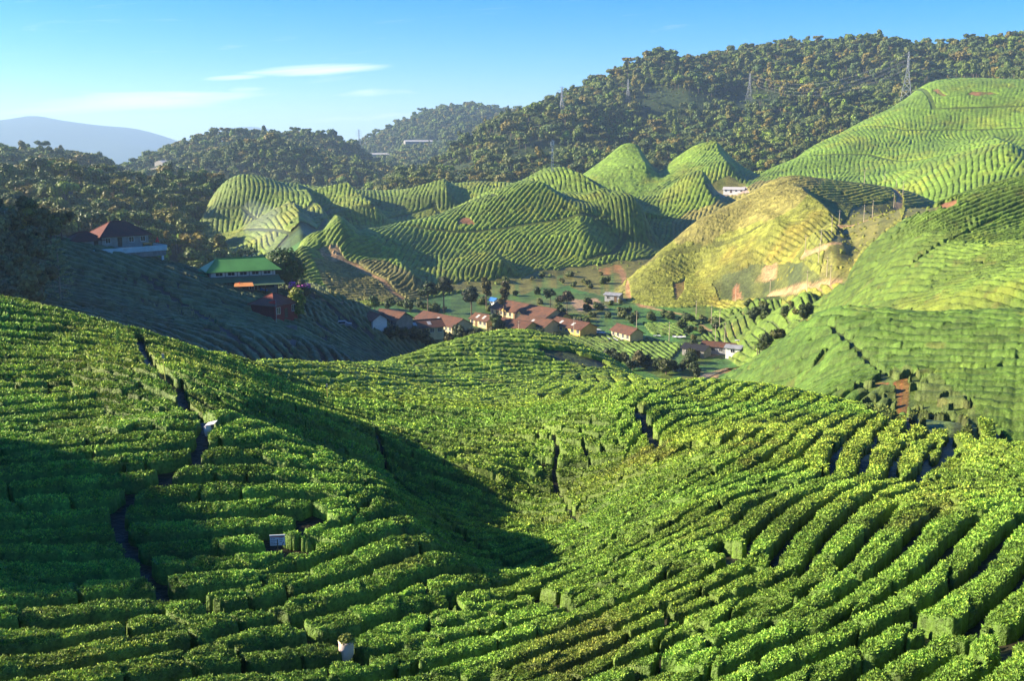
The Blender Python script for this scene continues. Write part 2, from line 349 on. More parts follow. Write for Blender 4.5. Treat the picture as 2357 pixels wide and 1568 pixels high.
# spurs and gullies: (photo points down the crest, height, width on each side)
SPURS = [
  ([(672,428),(690,470),(740,540),(790,585)], 13, 40, 9), ([(780,440),(820,480),(880,520)], 9, 36, 9), ([(1020,430),(1030,480)], 6, 30, 9),
  ([(640,500),(665,540),(690,590),(700,620)], 9, 35, 9), 
  ([(1282,388),(1320,430),(1380,480),(1450,520),(1500,570)], 10, 35, 9), ([(1190,425),(1260,470),(1330,520),(1350,600)], 7, 45, 16),
  ([(1350,480),(1420,500),(1480,560)], 5, 30, 9), ([(1590,424),(1620,450),(1650,480)], 7, 25, 8), ([(900,600),(930,640),(960,670)], 4, 22, 7), ([(1130,600),(1160,640)], 5, 26, 8), 
  ([(1446,334),(1470,380),(1490,420)], 9, 40, 11), ([(1642,336),(1650,380),(1680,430)], 10, 45, 12),
  ([(1812,425),(1835,450),(1860,478),(1895,508),(1925,530)], 4.5, 24, 6), ([(1725,500),(1770,530),(1800,560)], 3, 24, 5),
  ([(1850,585),(1880,615),(1930,655)], 6, 26, 6), ([(1895,540),(1950,610)], 4, 16, 4), ([(2270,320),(2300,360),(2330,400)], 8, 50, 14, 450),
  ([(1700,140),(1800,200),(1900,290)], 26, 130, 60, 950), ([(1500,180),(1560,240),(1600,300)], 26, 130, 60, 950), ([(1300,270),(1330,310),(1360,360)], 20, 110, 50, 950), ([(1950,120),(2020,160),(2080,200)], 20, 110, 50, 950),
  ([(570,345),(610,375),(650,420)], 14, 120, 60), ([(1050,285),(1080,310),(1060,340)], 20, 160, 80), ([(150,380),(240,410),(300,440)], 10, 90, 45),
  ([(1540,905),(1490,935),(1465,975),(1480,1015),(1520,1030)], 1.5, 11, 5), ([(1850,1010),(1900,1060),(1960,1110)], .7, 8, 4),
  ([(480,982),(560,1050),(680,1115),(860,1180),(1000,1245)], 1.3, 12, 5.5),
]
for sp in SPURS:
    pts, amp, wl, wr = sp[:4]; rm = sp[4] if len(sp) > 4 else 0; CREASES.append(([hit(*p, rm) for p in pts], amp, wl, wr))
refresh()
# ------------------------------------------------------------------ materials
def mat_new(name):
    m = bpy.data.materials.new(name); m.use_nodes = True
    return m, m.node_tree, m.node_tree.nodes['Principled BSDF'], m.node_tree.links.new
def mat(name, col, rough=.7, metal=0.0, noise=0.0, nscale=3.0, col2=None, bump=0.0, trans=None, spec=.3, wave=None):
    """plain procedural material: colour broken up by noise (and an optional ribbed wave for metal sheets)"""
    m, nt, bs, L = mat_new(name)
    bs.inputs['Roughness'].default_value = rough; bs.inputs['Metallic'].default_value = metal
    bs.inputs['Specular IOR Level'].default_value = spec
    tc = N(nt, 'ShaderNodeTexCoord'); nz = N(nt, 'ShaderNodeTexNoise', inp={'Scale': nscale, 'Detail': 5.0, 'Roughness': .65}); L(tc.outputs['Object'], nz.inputs['Vector'])
    mx = N(nt, 'ShaderNodeMix', data_type='RGBA'); rp = N(nt, 'ShaderNodeMapRange', inp={'From Min': .35, 'From Max': .68}); L(nz.outputs['Fac'], rp.inputs['Value'])
    L(rp.outputs[0], mx.inputs['Factor'])
    c2 = col2 or tuple(c*(1-noise) for c in col)
    mx.inputs['A'].default_value = (*col, 1); mx.inputs['B'].default_value = (*c2, 1)
    L(mx.outputs['Result'], bs.inputs['Base Color'])
    if wave or bump:
        bp = N(nt, 'ShaderNodeBump', inp={'Strength': .6, 'Distance': bump or .03})
        if wave:
            wv = N(nt, 'ShaderNodeTexWave', bands_direction=wave, inp={'Scale': 2.2, 'Distortion': .0}); L(tc.outputs['Object'], wv.inputs['Vector']); L(wv.outputs['Fac'], bp.inputs['Height'])
        else: L(nz.outputs['Fac'], bp.inputs['Height'])
        L(bp.outputs[0], bs.inputs['Normal'])
    return m
def foliage_mat(name, attr='col', scales=((.35, .5), (2.2, .45)), rand=0.0, trans=.25, leafattr=None, bump=None, obj_rand=False):
    """leaves: colour from the plants' own tint attribute, mottled by world-space noise, with light passing through"""
    m, nt, bs, L = mat_new(name)
    at_ = N(nt, 'ShaderNodeAttribute', attribute_name=attr); geo = N(nt, 'ShaderNodeNewGeometry')
    cur = at_.outputs['Color']
    for k, (sc, am) in enumerate(scales):
        nz = N(nt, 'ShaderNodeTexNoise', inp={'Scale': sc, 'Detail': 3.0}); L(geo.outputs['Position'], nz.inputs['Vector'])
        mr = N(nt, 'ShaderNodeMapRange', inp={'From Min': .3, 'From Max': .7, 'To Min': 1-am, 'To Max': 1+am}); L(nz.outputs['Fac'], mr.inputs['Value'])
        ml = N(nt, 'ShaderNodeMix', data_type='RGBA', blend_type='MULTIPLY', inp={'Factor': 1.0}); L(cur, ml.inputs['A']); L(mr.outputs[0], ml.inputs['B']); cur = ml.outputs['Result']
    if obj_rand:
        oi = N(nt, 'ShaderNodeObjectInfo')
        cr = N(nt, 'ShaderNodeValToRGB'); L(oi.outputs['Random'], cr.inputs[0]); e = cr.color_ramp.elements
        cols = obj_rand; e[0].color = (*cols[0], 1); e[0].position = 0; e[1].color = (*cols[-1], 1); e[1].position = 1
        for q in range(1, len(cols)-1):
            x = e.new(q/(len(cols)-1)); x.color = (*cols[q], 1)
        cr.color_ramp.interpolation = 'CONSTANT' if len(cols) > 6 else 'LINEAR'
        ml = N(nt, 'ShaderNodeMix', data_type='RGBA', blend_type='MULTIPLY', inp={'Factor': 1.0}); L(cur, ml.inputs['A']); L(cr.outputs[0], ml.inputs['B']); cur = ml.outputs['Result']
    L(cur, bs.inputs['Base Color']); bs.inputs['Roughness'].default_value = .55; bs.inputs['Specular IOR Level'].default_value = .25
    if bump:
        nz = N(nt, 'ShaderNodeTexNoise', inp={'Scale': bump[0], 'Detail': 3.0, 'Roughness': .7}); L(geo.outputs['Position'], nz.inputs['Vector'])
        bp = N(nt, 'ShaderNodeBump', inp={'Strength': 1.0, 'Distance': bump[1]}); L(nz.outputs['Fac'], bp.inputs['Height']); L(bp.outputs[0], bs.inputs['Normal'])
    if trans:
        tr = N(nt, 'ShaderNodeBsdfTranslucent'); L(cur, tr.inputs['Color']); ms = N(nt, 'ShaderNodeMixShader', inp={0: trans})
        L(bs.outputs[0], ms.inputs[1]); L(tr.outputs[0], ms.inputs[2]); L(ms.outputs[0], nt.nodes['Material Output'].inputs[0])
    return m
M_TEA = foliage_mat('tea leaves', scales=((.16, .25), (1.6, .3), (9.0, .35)), trans=.12, bump=(7.0, .10))
M_TEAFAR = foliage_mat('tea rows far', scales=((.03, .3), (.5, .35)), trans=.0, bump=(1.6, .5))
M_GROUND = foliage_mat('hill ground', scales=((.02, .2), (.25, .35), (1.3, .4)), trans=.0, bump=(1.1, .25))
# ------------------------------------------------------------------ which way the tea rows run (strokes drawn along them)
STROKES = [
 [(0,830),(150,835),(300,860),(400,900)],[(0,905),(200,890),(350,915),(440,960)],[(0,990),(250,960),(440,975)],[(0,1090),(200,1070),(400,1060)],[(0,1220),(260,1210)],
 [(0,1370),(300,1350)],[(0,1480),(300,1450),(450,1465)],[(0,760),(200,770),(320,800)],[(0,1568),(300,1520),(550,1460)],
 [(350,800),(600,880),(850,950)],[(400,880),(600,960),(860,1020)],[(500,1000),(700,1030),(880,1080)],[(640,1060),(800,1100),(900,1140)],[(700,1150),(850,1180),(950,1210)],
 [(440,1090),(630,1090)],[(400,1150),(650,1140)],[(380,1240),(700,1210),(830,1205)],[(380,1300),(630,1290)],[(390,1340),(700,1330),(1000,1270)],[(510,1390),(900,1330),(1100,1300)],
 [(680,1440),(1000,1370),(1150,1350)],[(880,1480),(1300,1390),(1700,1290)],[(1000,1568),(1300,1500),(1700,1400)],[(400,1540),(800,1500)],
 [(900,1030),(1100,1075),(1240,1060)],[(930,1110),(1100,1150),(1250,1180)],[(1000,1200),(1150,1230)],[(1060,1260),(1250,1250)],
 [(700,865),(1000,870),(1450,870)],[(800,920),(1400,930)],[(900,980),(1400,985)],[(1000,820),(1300,830)],[(1150,1005),(1400,1010)],[(1380,850),(1500,890)],
 [(1290,1130),(1500,1060),(1700,1000)],[(1290,1180),(1500,1120),(1650,1060)],[(1350,1260),(1550,1180),(1750,1080)],[(1400,1330),(1600,1240),(1800,1150)],[(1450,1420),(1700,1300),(1850,1200)],
 [(1500,1020),(1560,960),(1600,920)],[(1640,1030),(1690,960),(1740,915)],[(1720,1080),(1790,990),(1830,930)],[(1850,1080),(1920,1000),(1960,955)],[(1950,1100),(2020,1020),(2060,975)],[(2050,1120),(2120,1060),(2140,1000)],
 [(2150,1100),(2357,1120)],[(2200,1040),(2357,1070)],[(2250,1010),(2357,1050)],[(2100,1180),(2357,1170)],
 [(1850,1300),(1950,1200),(2050,1150)],[(1900,1450),(2050,1300),(2150,1200)],[(2100,1400),(2190,1280),(2260,1200)],[(2230,1400),(2290,1300),(2357,1230)],[(2250,1500),(2310,1430),(2350,1300)],
 [(1100,1540),(1500,1460),(1900,1350)],[(1500,1568),(1800,1480),(2000,1360)],[(1750,1568),(2000,1480),(2120,1400)],[(2000,1568),(2150,1500),(2200,1430)],
 [(1750,820),(1860,760),(1920,745)],[(1700,872),(1900,790),(2100,760)],[(1800,870),(2000,800),(2300,800)],[(1900,860),(2100,830),(2357,840)],[(1750,900),(1950,888),(2050,860)],[(1850,920),(2050,920)],[(2100,880),(2357,890)],[(2100,950),(2357,960)],
 [(2100,560),(2250,500),(2350,460)],[(2050,590),(2200,560),(2350,520)],[(2000,640),(2200,620),(2357,600)],[(1850,700),(2100,690),(2357,690)],[(1750,740),(1850,720)],
 [(1550,600),(1700,596)],[(1500,655),(1650,658)],[(1600,545),(1750,528)],[(1690,490),(1800,475)],[(1740,620),(1830,600)],[(1850,450),(2000,470)],
 [(950,640),(1000,560)],[(1050,640),(1130,540)],[(1200,600),(1280,500)],[(1350,590),(1380,540)],[(1150,520),(1190,440)],[(720,600),(850,570)],[(740,650),(900,660)],
 [(1282,400),(1290,440)],[(1350,430),(1380,480)],[(1550,440),(1540,490)],[(1620,440),(1610,480)],
 [(560,455),(560,520)],[(760,440),(770,500)],[(900,445),(900,490)],[(1000,435),(1000,490)],[(1100,430),(1100,480)],[(420,595),(520,580)],[(450,570),(560,550)],[(640,500),(650,560)],
 [(1400,400),(1450,385)],[(1580,405),(1650,380)],[(1850,380),(1850,420)],[(2100,280),(2100,350)],[(2300,300),(2300,380)],[(2000,380),(2000,430)],
 [(350,650),(500,680),(600,720)],[(400,720),(600,760)],[(330,615),(450,660)],[(700,740),(800,800)],[(650,780),(700,830)],
]
def stroke_field():
    P = []
    for st in STROKES:
        h = [hit(*p) for p in st]
        for (a, b), (c, d) in zip(h[:-1], h[1:]):
            L = math.hypot(c-a, d-b); ang = math.atan2(d-b, c-a)
            for q in ((.25, .75) if L > .08 else (.5,)): P.append((a+(c-a)*q, b+(d-b)*q, math.cos(2*ang), math.sin(2*ang)))
    return np.array(P)
SF = stroke_field()
def row_angle(th, rh):
    """angle of the rows in the (azimuth, log distance) chart, which keeps true angles on the ground"""
    t2 = np.arange(th[0]-.02, th[-1]+.03, .012); r2 = np.arange(rh[0]-.02, rh[-1]+.03, .012)
    a, b = np.meshgrid(t2, r2, indexing='ij'); c = np.zeros(a.shape); s = np.zeros(a.shape)
    for p in SF:
        w = 1/((a-p[0])**2 + (b-p[1])**2 + 3e-4)**2.2; c += w*p[2]; s += w*p[3]
    n = np.hypot(c, s)+1e-9; W1 = cubic_W(th, t2[0], .012, len(t2)); W2 = cubic_W(rh, r2[0], .012, len(r2))
    return 0.5*np.arctan2(upsample((s/n).astype(f32), W1, W2), upsample((c/n).astype(f32), W1, W2))
def stripes(shape, h, ang, pitch, mask, iters, seed, start):
    """evenly spaced, wandering, branching rows: noise sharpened again and again by a filter laid along the row direction"""
    n, m = shape; rng = np.random.default_rng(seed)
    I, J = np.nonzero(mask); ca = np.cos(ang[I, J]); sa = np.sin(ang[I, J]); p = pitch[I, J]/h
    taps = []
    def tap(du, dv, w):
        x = np.clip(I + du, 0, n-1.001); y = np.clip(J + dv, 0, m-1.001); i = x.astype(np.int32); j = y.astype(np.int32)
        return (i*m + j).astype(np.int32), (x-i).astype(f32), (y-j).astype(f32), w
    perp = [tap(-sa*p*q, ca*p*q, w) for q, w in ((-1, .42), (-.5, -.92), (.5, -.92), (1, .42))]
    alo = [tap(ca*p*q, sa*p*q, w) for q, w in ((-1.5, .5), (-.75, .9), (.75, .9), (1.5, .5))]
    u = np.zeros(n*m, f32); cells = (I*m+J); u[cells] = start[I, J]*2 + rng.normal(0, .15, len(cells))
    def gath(t):
        k, fx, fy, w = t
        return w*((u[k]*(1-fx) + u[k+m]*fx)*(1-fy) + (u[k+1]*(1-fx) + u[k+m+1]*fx)*fy)
    for it in range(iters):
        v = u[cells]*1.2 + sum(gath(t) for t in alo); u[cells] = v/4.0
        v = u[cells]*1.0 + sum(gath(t) for t in perp)
        v = v*(2.6 if it > 2 else 6); u[cells] = np.tanh(v)
        g = u.reshape(n, m); g[1:-1] = (g[:-2] + 2*g[1:-1] + g[2:])/4; g[:, 1:-1] = (g[:, :-2] + 2*g[:, 1:-1] + g[:, 2:])/4
        u = g.ravel()
    v = u[cells] + sum(gath(t) for t in perp); v /= np.percentile(np.abs(v), 88); u[:] = 0; u[cells] = np.clip(v, -1.25, 1.25)
    return u.reshape(n, m)
def dist_lines(th, rh, lines):
    """metres from the nearest of some polylines minus their half width, on the lattice"""
    D = np.full((len(th), len(rh)), 99.0, f32)
    for pts, w in lines:
        P = np.array([hit(*p) for p in pts]); pad = (w+2.5)/math.exp(P[:, 1].min())
        a = np.searchsorted(th, P[:, 0].min()-pad); b = np.searchsorted(th, P[:, 0].max()+pad)
        c = np.searchsorted(rh, P[:, 1].min()-pad); d = np.searchsorted(rh, P[:, 1].max()+pad)
        if b <= a or d <= c: continue
        g1 = th[a:b, None]; g2 = rh[None, c:d]; S = np.exp(g2)
        for k in range(len(P)-1):
            v = P[k+1]-P[k]; L2 = (v**2).sum()+1e-12; q = np.clip(((g1-P[k, 0])*v[0] + (g2-P[k, 1])*v[1])/L2, 0, 1)
            dd = np.hypot(g1-P[k, 0]-q*v[0], g2-P[k, 1]-q*v[1])*S - w
            np.minimum(D[a:b, c:d], dd, out=D[a:b, c:d])
    return D
GAPS = [   # trodden paths and gullies through the tea: photo points, half width in metres
 ([(318,785),(345,850),(400,900),(480,985),(455,1070),(390,1110),(285,1175),(268,1230),(310,1300),(385,1395),(500,1425),(640,1445)], .28),
 ([(850,985),(880,1050),(895,1100),(960,1160),(1050,1240),(1190,1340)], .14), ([(1272,1005),(1284,1050),(1274,1100),(1286,1150),(1318,1200),(1355,1245)], .14),
 ([(2188,1030),(2170,1075),(2090,1140),(2020,1155)], .35), ([(2110,1475),(2190,1500),(2320,1500)], .22), ([(690,1475),(790,1518),(840,1568)], .25), ([(628,1272),(668,1280),(700,1290)], .5),
 ([(1260,812),(1320,822),(1380,838)], 1.6), ([(1910,755),(1990,830),(2050,880),(2110,930)], .3), ([(1931,521),(1990,510),(2040,490),(2068,480),(2072,455),(2055,435)], 1.2), ([(1850,585),(1900,570),(1930,556)], .9),
 ([(1990,655),(2100,612),(2180,560),(2300,505)], .5), ([(1460,950),(1490,1000),(1520,1040)], .3), ([(1240,1400),(1290,1420)], .4), ([(1660,1290),(1700,1310)], .4),
 ([(500,482),(560,478),(670,470),(760,482),(850,478),(1000,470),(1140,452)], 1.2), ([(560,530),(700,520),(800,505)], 1.2), ([(930,520),(1050,535),(1150,528),(1280,508),(1400,498)], 1.3),
 ([(740,580),(820,610),(870,640),(930,690)], 1.6), ([(1350,600),(1410,585),(1440,540)], 1.2), ([(1300,480),(1400,520)], 1.0),
 ([(1960,297),(2080,300),(2200,298),(2357,294)], 1.6), ([(1880,358),(2000,356),(2150,362),(2357,350)], 1.6), ([(2010,247),(2150,250),(2357,244)], 1.6), ([(1780,408),(1900,410),(2000,402)], 1.6),
 ([(330,640),(450,720),(560,800)], .8), ([(740,690),(800,740),(880,790)], 1.2), ([(1500,600),(1620,560),(1750,520)], 1.0),
]
# plain cover on the slopes, by photo outline: (polygon, colour, tea kept there 0..1)
SOIL = (.27, .13, .055); DRYSOIL = (.34, .22, .10); GRASS = (.095, .135, .028); FIELD = (.065, .15, .03); DRYGRASS = (.16, .15, .035); SCRUB = (.06, .075, .02)
PATCHES = [
 ([(2060,880),(2082,875),(2088,915),(2080,960),(2098,990),(2085,1010),(2068,960),(2070,920)], (.30,.085,.03), 0), ([(2010,882),(2050,880),(2048,895),(2015,895)], (.22,.09,.03), 0),
 ([(1960,900),(2060,860),(2160,880),(2230,930),(2260,1010),(2160,1010),(2060,980),(1990,960)], GRASS, .5),
 ([(2165,470),(2205,458),(2200,478),(2172,486)], SOIL, 0), ([(2090,480),(2180,470),(2130,500),(2080,510)], DRYGRASS, .1), ([(1840,735),(1866,732),(1864,745),(1842,745)], SOIL, 0),
 ([(1556,650),(1582,642),(1580,668),(1562,690)], SOIL, 0), ([(1640,650),(1740,610),(1850,600),(1900,650),(1800,690),(1660,695)], SCRUB, .05), ([(1692,668),(1700,655),(1706,690),(1694,690)], (.22,.11,.05), 0),
 ([(1745,650),(1760,610),(1790,600),(1785,640)], DRYSOIL, 0), ([(1900,570),(1960,480),(2060,455),(2080,500),(1990,560),(1940,660),(1880,650)], DRYGRASS, .15),
 ([(1550,510),(1700,440),(1800,405),(1900,410),(1830,480),(1740,520),(1620,560),(1560,560)], (.21,.19,.045), 1),
 ([(740,572),(775,568),(790,600),(760,610),(738,590)], DRYSOIL, .3), ([(720,600),(900,600),(1010,670),(950,700),(760,690)], DRYGRASS, .85),
 ([(980,660),(1180,635),(1420,600),(1520,590),(1440,640),(1450,690),(1300,660),(1150,680)], DRYGRASS, .1), ([(1380,615),(1440,610),(1430,630),(1390,632)], (.30,.15,.05), 0),
 ([(1060,510),(1080,500),(1090,515),(1065,522)], SOIL, 0), ([(2140,214),(2165,206),(2185,216),(2160,220)], (.24,.12,.05), 0), ([(2230,214),(2260,208),(2300,214),(2250,220)], (.24,.12,.05), 0),
 ([(1965,275),(1990,262),(1995,270),(1970,285)], (.28,.12,.05), 0), ([(1620,420),(1690,405),(1720,430),(1690,455),(1640,450)], DRYGRASS, 0), ([(1650,440),(1720,432),(1730,445),(1660,462)], (.34,.26,.2), 0),
 ([(1245,806),(1320,812),(1420,850),(1360,850),(1260,830)], SCRUB, 0),
]
VALLEY_TEA = [[(1232,786),(1300,775),(1400,772),(1480,780),(1572,796),(1540,832),(1440,838),(1340,822)], [(1655,752),(1690,745),(1700,765),(1670,775)], [(1560,735),(1600,722),(1640,740),(1600,750)], [(1705,760),(1745,775),(1800,780),(1790,800),(1720,800)], [(1480,745),(1560,748),(1580,775),(1500,770)], [(1610,760),(1650,770),(1655,790),(1620,792)]]
def in_poly(x, y, poly):
    c = np.zeros(x.shape, bool); n = len(poly)
    for k in range(n):
        x1, y1 = poly[k]; x2, y2 = poly[(k+1) % n]
        if y1 == y2: continue
        c ^= ((y1 > y) != (y2 > y)) & (x < (x2-x1)*(y-y1)/(y2-y1) + x1)
    return c
def project(X, Y, Z):
    """world -> photo pixels, used only to look up which outlined patch of ground a point belongs to"""
    yc = Y*math.cos(PITCH) - Z*math.sin(PITCH); zc = Y*math.sin(PITCH) + Z*math.cos(PITCH)
    yc = np.maximum(yc, .1)
    return PW/2 + FPX*X/yc, PH/2 - FPX*zc/yc
LI = {n: k for k, n in enumerate(LNAMES)}
# tint, row spacing (m), hedge height (m), cover of hedges
LI['valley'] = -1
TEA = {'valley': ((.10,.17,.022), 1.6, .7), 'foreground': ((.128,.232,.030), 1.5, .54), 'right_hill_near': ((.085,.155,.02), 1.5, .75), 'left_hill': ((.11,.14,.055), 2.7, 1.0), 'right_hill_far': ((.105,.17,.02), 1.75, .8),
       'brown_spur': ((.18,.195,.028), 1.6, .5), 'mid_tea_hill': ((.135,.20,.02), 1.75, .62), 'mid_peak': ((.125,.19,.018), 1.95, .8), 'back_tea_ridge': ((.13,.185,.02), 2.1, .66),
       'tea_peaks': ((.13,.21,.022), 2.2, .9), 'tea_peaks_two': ((.14,.22,.024), 2.2, .9), 'pylon_hill': ((.135,.225,.022), 2.3, .65)}
def per_layer(idx, key, default=0.0):
    lut = np.full(len(LNAMES)+1, default, f32)
    for n_, v in TEA.items(): lut[LI[n_]] = v[key]
    return lut[idx]
def tint_of(idx, X, Y):
    lut = np.tile(np.array([.05, .08, .02], f32), (len(LNAMES)+1, 1))
    for n_, v in TEA.items(): lut[LI[n_]] = v[0]
    c = lut[idx]
    c = c*np.where(((idx == LI['foreground']) & (np.hypot(X, Y) > 80))[..., None], np.array([1.22, 1.05, .8], f32), 1).astype(f32)
    n1 = fbm(X/23, Y/23, 5, 3); n2 = fbm(X/7, Y/7, 9, 2)
    warm = sstep(n1*.6 + n2*.4, .48, .75)[..., None]
    return c*(1-warm) + (c*np.array([1.32, 1.04, 1.0], f32))*warm
def blur3(a): 
    b = a.copy(); b[1:-1] = (a[:-2]+a[1:-1]*2+a[2:])/4; c = b.copy(); c[:, 1:-1] = (b[:, :-2]+b[:, 1:-1]*2+b[:, 2:])/4; return c
def build_band(r0, r1, hc, fth, frh, layers, seed, iters, vmargin):
    cth = np.arange(-.54, .5401, hc); crh = np.arange(math.log(r0), math.log(r1), hc)
    T, idx = lattice(cth, crh); Rr = np.exp(crh)[None, :]
    lay = np.zeros(len(LNAMES)+1, bool)
    for n_ in layers: lay[LI[n_]] = True
    m = lay[idx]
    run = np.maximum.accumulate(T, 1); m &= T > run - vmargin
    X = Rr*np.sin(cth)[:, None]; Y = Rr*np.cos(cth)[:, None]
    ang = row_angle(cth, crh) + (fbm(X/30, Y/30, seed+3, 2)-.5)*.5 + (fbm(X/7, Y/7, seed+4, 2)-.5)*.5
    pitch = per_layer(idx, 1, 2.0); 
    if layers[0] == 'foreground': pitch = pitch*(1 + .55*sstep(np.broadcast_to(Rr, pitch.shape), 50, 120))*(1 - .16*sstep(np.broadcast_to(cth[:, None], pitch.shape), -.06, .12))
    pl = pitch/Rr
    st = (fbm(X/(pitch*.55), Y/(pitch*.55), seed+9, 2)-.5)*4
    u = stripes(T.shape, hc, ang, pl, m, iters, seed, st)
    # fine lattice
    F, fidx = lattice(fth, frh); fr = np.exp(frh)[None, :]
    W1 = cubic_W(fth, cth[0], hc, len(cth)); W2 = cubic_W(frh, crh[0], hc, len(crh))
    U = upsample(u, W1, W2)
    FX = fr*np.sin(fth)[:, None]; FY = fr*np.cos(fth)[:, None]
    run = np.maximum.accumulate(F, 1); vis = (F > run - vmargin) & lay[fidx]
    gap = dist_lines(fth, frh, GAPS)
    I, J = np.nonzero(vis)
    x = FX[I, J]; y = FY[I, J]; r = np.broadcast_to(fr, F.shape)[I, J]; z = (F*fr)[I, J]; ly = fidx[I, J]
    px, py = project(x, y, z); keep = np.ones(len(x), f32); ptint = np.zeros((len(x), 3), f32); has = np.zeros(len(x), bool)
    trueVis = (F >= run - .003)[I, J]
    wx = px + (fbm(x/(r*.012), y/(r*.012), 51, 3)-.5)*34; wy = py + (fbm(x/(r*.012), y/(r*.012), 52, 3)-.5)*20
    for poly, colr, k in sorted(PATCHES, key=lambda p_: -abs(sum(a[0]*b[1]-b[0]*a[1] for a, b in zip(p_[0], p_[0][1:]+p_[0][:1])))):
        q = in_poly(wx, wy, poly) & trueVis; keep[q] = k
        if colr is not None and k >= .3: ptint[q] = colr; has |= q
    val = ly == -1; keep[val] = 0
    for poly in VALLEY_TEA: keep[in_poly(px, py, poly) & trueVis & val] = 1
    P = per_layer(ly, 1, 2.0)
    wob = fbm(x/(P*.75), y/(P*.75), seed+21, 2)-.5
    uu = U[I, J] + wob*.75
    # bushes: cells that pinch the rows
    cs = P*1.05; xr = x*.8-y*.6 + 1.2*P*(fbm(x/(P*3), y/(P*3), 66, 2)-.5); yr = y*.8+x*.6; gx = np.floor(xr/cs); gy = np.floor(yr/cs); f1 = np.full(len(x), 9, f32); f2 = f1.copy(); hid = np.zeros(len(x), f32)
    for a in (-1, 0, 1):
        for b in (-1, 0, 1):
            qx = gx+a; qy = gy+b; sx = (qx+.5+(hash2(qx, qy, 1)-.5)*.8)*cs; sy = (qy+.5+(hash2(qx, qy, 2)-.5)*.8)*cs
            d = np.hypot(xr-sx, yr-sy)/cs; c = d < f1; f2 = np.where(c, f1, np.minimum(f2, d)); hid = np.where(c, hash2(qx, qy, 7), hid); f1 = np.where(c, d, f1)
    pinch = (1 - np.clip((f2-f1)/np.where(ly == LI['foreground'], .15, .2), 0, 1))*np.where(ly == LI['foreground'], 1, np.clip(55/r, .4, 1))
    miss = fbm(x/(P*2.2), y/(P*2.2), seed+40, 2)
    fg = ly == LI['foreground']; s = uu + np.where(fg, .74, .72) - pinch*np.where(ly == LI['foreground'], .40 + 1.5*sstep(vnoise(x/(P*1.2), y/(P*1.2), 71), .46, .54), .45) - np.where(ly == LI['left_hill'], .8*sstep(miss, .40, .58) + .42, 0) - sstep(miss, .78, .86)*.9
    s = np.where(hid < .003, -1, s)
    s = s - sstep(-gap[I, J], -.15, .2)*3
    s = np.where(keep < .95, np.where(vnoise(x/(P*.9), y/(P*.9), 77) < keep, s - .15*(1-keep), -1), s)
    Hh = per_layer(ly, 2, .9)
    q = np.clip(s/np.where(fg, .34, .42), 0, 1); prof = np.sqrt(np.clip(1-(1-q)**2, 0, 1))
    dome = np.where(fg, .86, .74) + np.where(fg, .14, .26)*np.clip(s/1.4, 0, 1)
    fine = 1/np.clip(r/55, 1, 9)
    nz = (fbm(x/.75, y/.75, seed+50, 2)-.5)*.26 + (fbm(x/.21*fine, y/.21*fine, seed+60, 2)-.5)*.20
    h = np.where(s > 0, Hh*prof*dome*(1 + (hid-.5)*.28) + prof*nz*Hh, -.12)
    zz = z + h
    HT = np.full(F.shape, -.12, f32); HT[I, J] = h
    return dict(fth=fth, frh=frh, I=I, J=J, x=x, y=y, z=zz, h=h, r=r, ly=ly, shape=F.shape, s=s, hid=hid, vis=vis, ptint=ptint, has=has, base=z, F=F, trueVis=trueVis)
def band_faces(B):
    n, m = B['shape']; vid = np.full(n*m, -1, np.int64); vid[B['I']*m+B['J']] = np.arange(len(B['I']))
    V = vid.reshape(n, m); up = np.zeros(n*m, bool); up[(B['I']*m+B['J'])[B['h'] > 0]] = True; up = up.reshape(n, m)
    a, b, c, d = V[:-1, :-1], V[1:, :-1], V[1:, 1:], V[:-1, 1:]
    ok = (a >= 0) & (b >= 0) & (c >= 0) & (d >= 0) & (up[:-1, :-1] | up[1:, :-1] | up[1:, 1:] | up[:-1, 1:])
    fi, fj = np.nonzero(ok)
    return np.stack([a[fi, fj], b[fi, fj], c[fi, fj], d[fi, fj]], 1), fi, fj
def components(mask):
    n, m = mask.shape; lab = np.where(mask, np.arange(n*m).reshape(n, m), -1)
    for it in range(400):
        old = lab.copy(); f = lab
        for ax in (0, 1):
            A = f[:-1] if ax == 0 else f[:, :-1]; Bq = f[1:] if ax == 0 else f[:, 1:]
            both = (A >= 0) & (Bq >= 0); mn = np.minimum(A, Bq)
            A[both] = mn[both]; Bq[both] = np.minimum(Bq, mn)[both]
        fl = f.ravel(); ok = fl >= 0
        # hook roots as well, then shorten the chains
        o = old.ravel()[ok]; nw = fl[ok]; np.minimum.at(fl, o, nw)
        for _ in range(3): fl[ok] = fl[fl[ok]]
        if (old.ravel() == fl).all(): break
    return lab
# ------------------------------------------------------------------ tea hedges
import time as _t; _T0 = _t.time()
def log(*a): print('LOG %.1f' % (_t.time()-_T0), *a, flush=True)
near = build_band(16, 215, .0025, np.arange(-.535, .535, .00078), np.arange(math.log(16.5), math.log(205), .0015), ['foreground', 'right_hill_near'], 5, 26, .006)
log('near band', len(near['I']))
def sub_mesh(name, B, F, mat_, parent=None, leaves=None, tint=None):
    vs, inv = np.unique(F, return_inverse=True)
    V = np.stack([B['x'][vs], B['y'][vs], B['z'][vs]], 1); C = tint[vs]
    Fm = inv.reshape(F.shape)
    if leaves is not None and len(leaves[0]):
        LV, LC = leaves; k = len(V); nl = len(LV)//4
        V = np.r_[V, LV]; C = np.r_[C, LC]; Fm = np.r_[Fm, (k + np.arange(nl*4).reshape(nl, 4))]
    C4 = np.c_[C, np.ones(len(C), f32)]
    return mesh_np(name, V, Fm, mat_, parent, smooth=False, attrs={'col': C4})
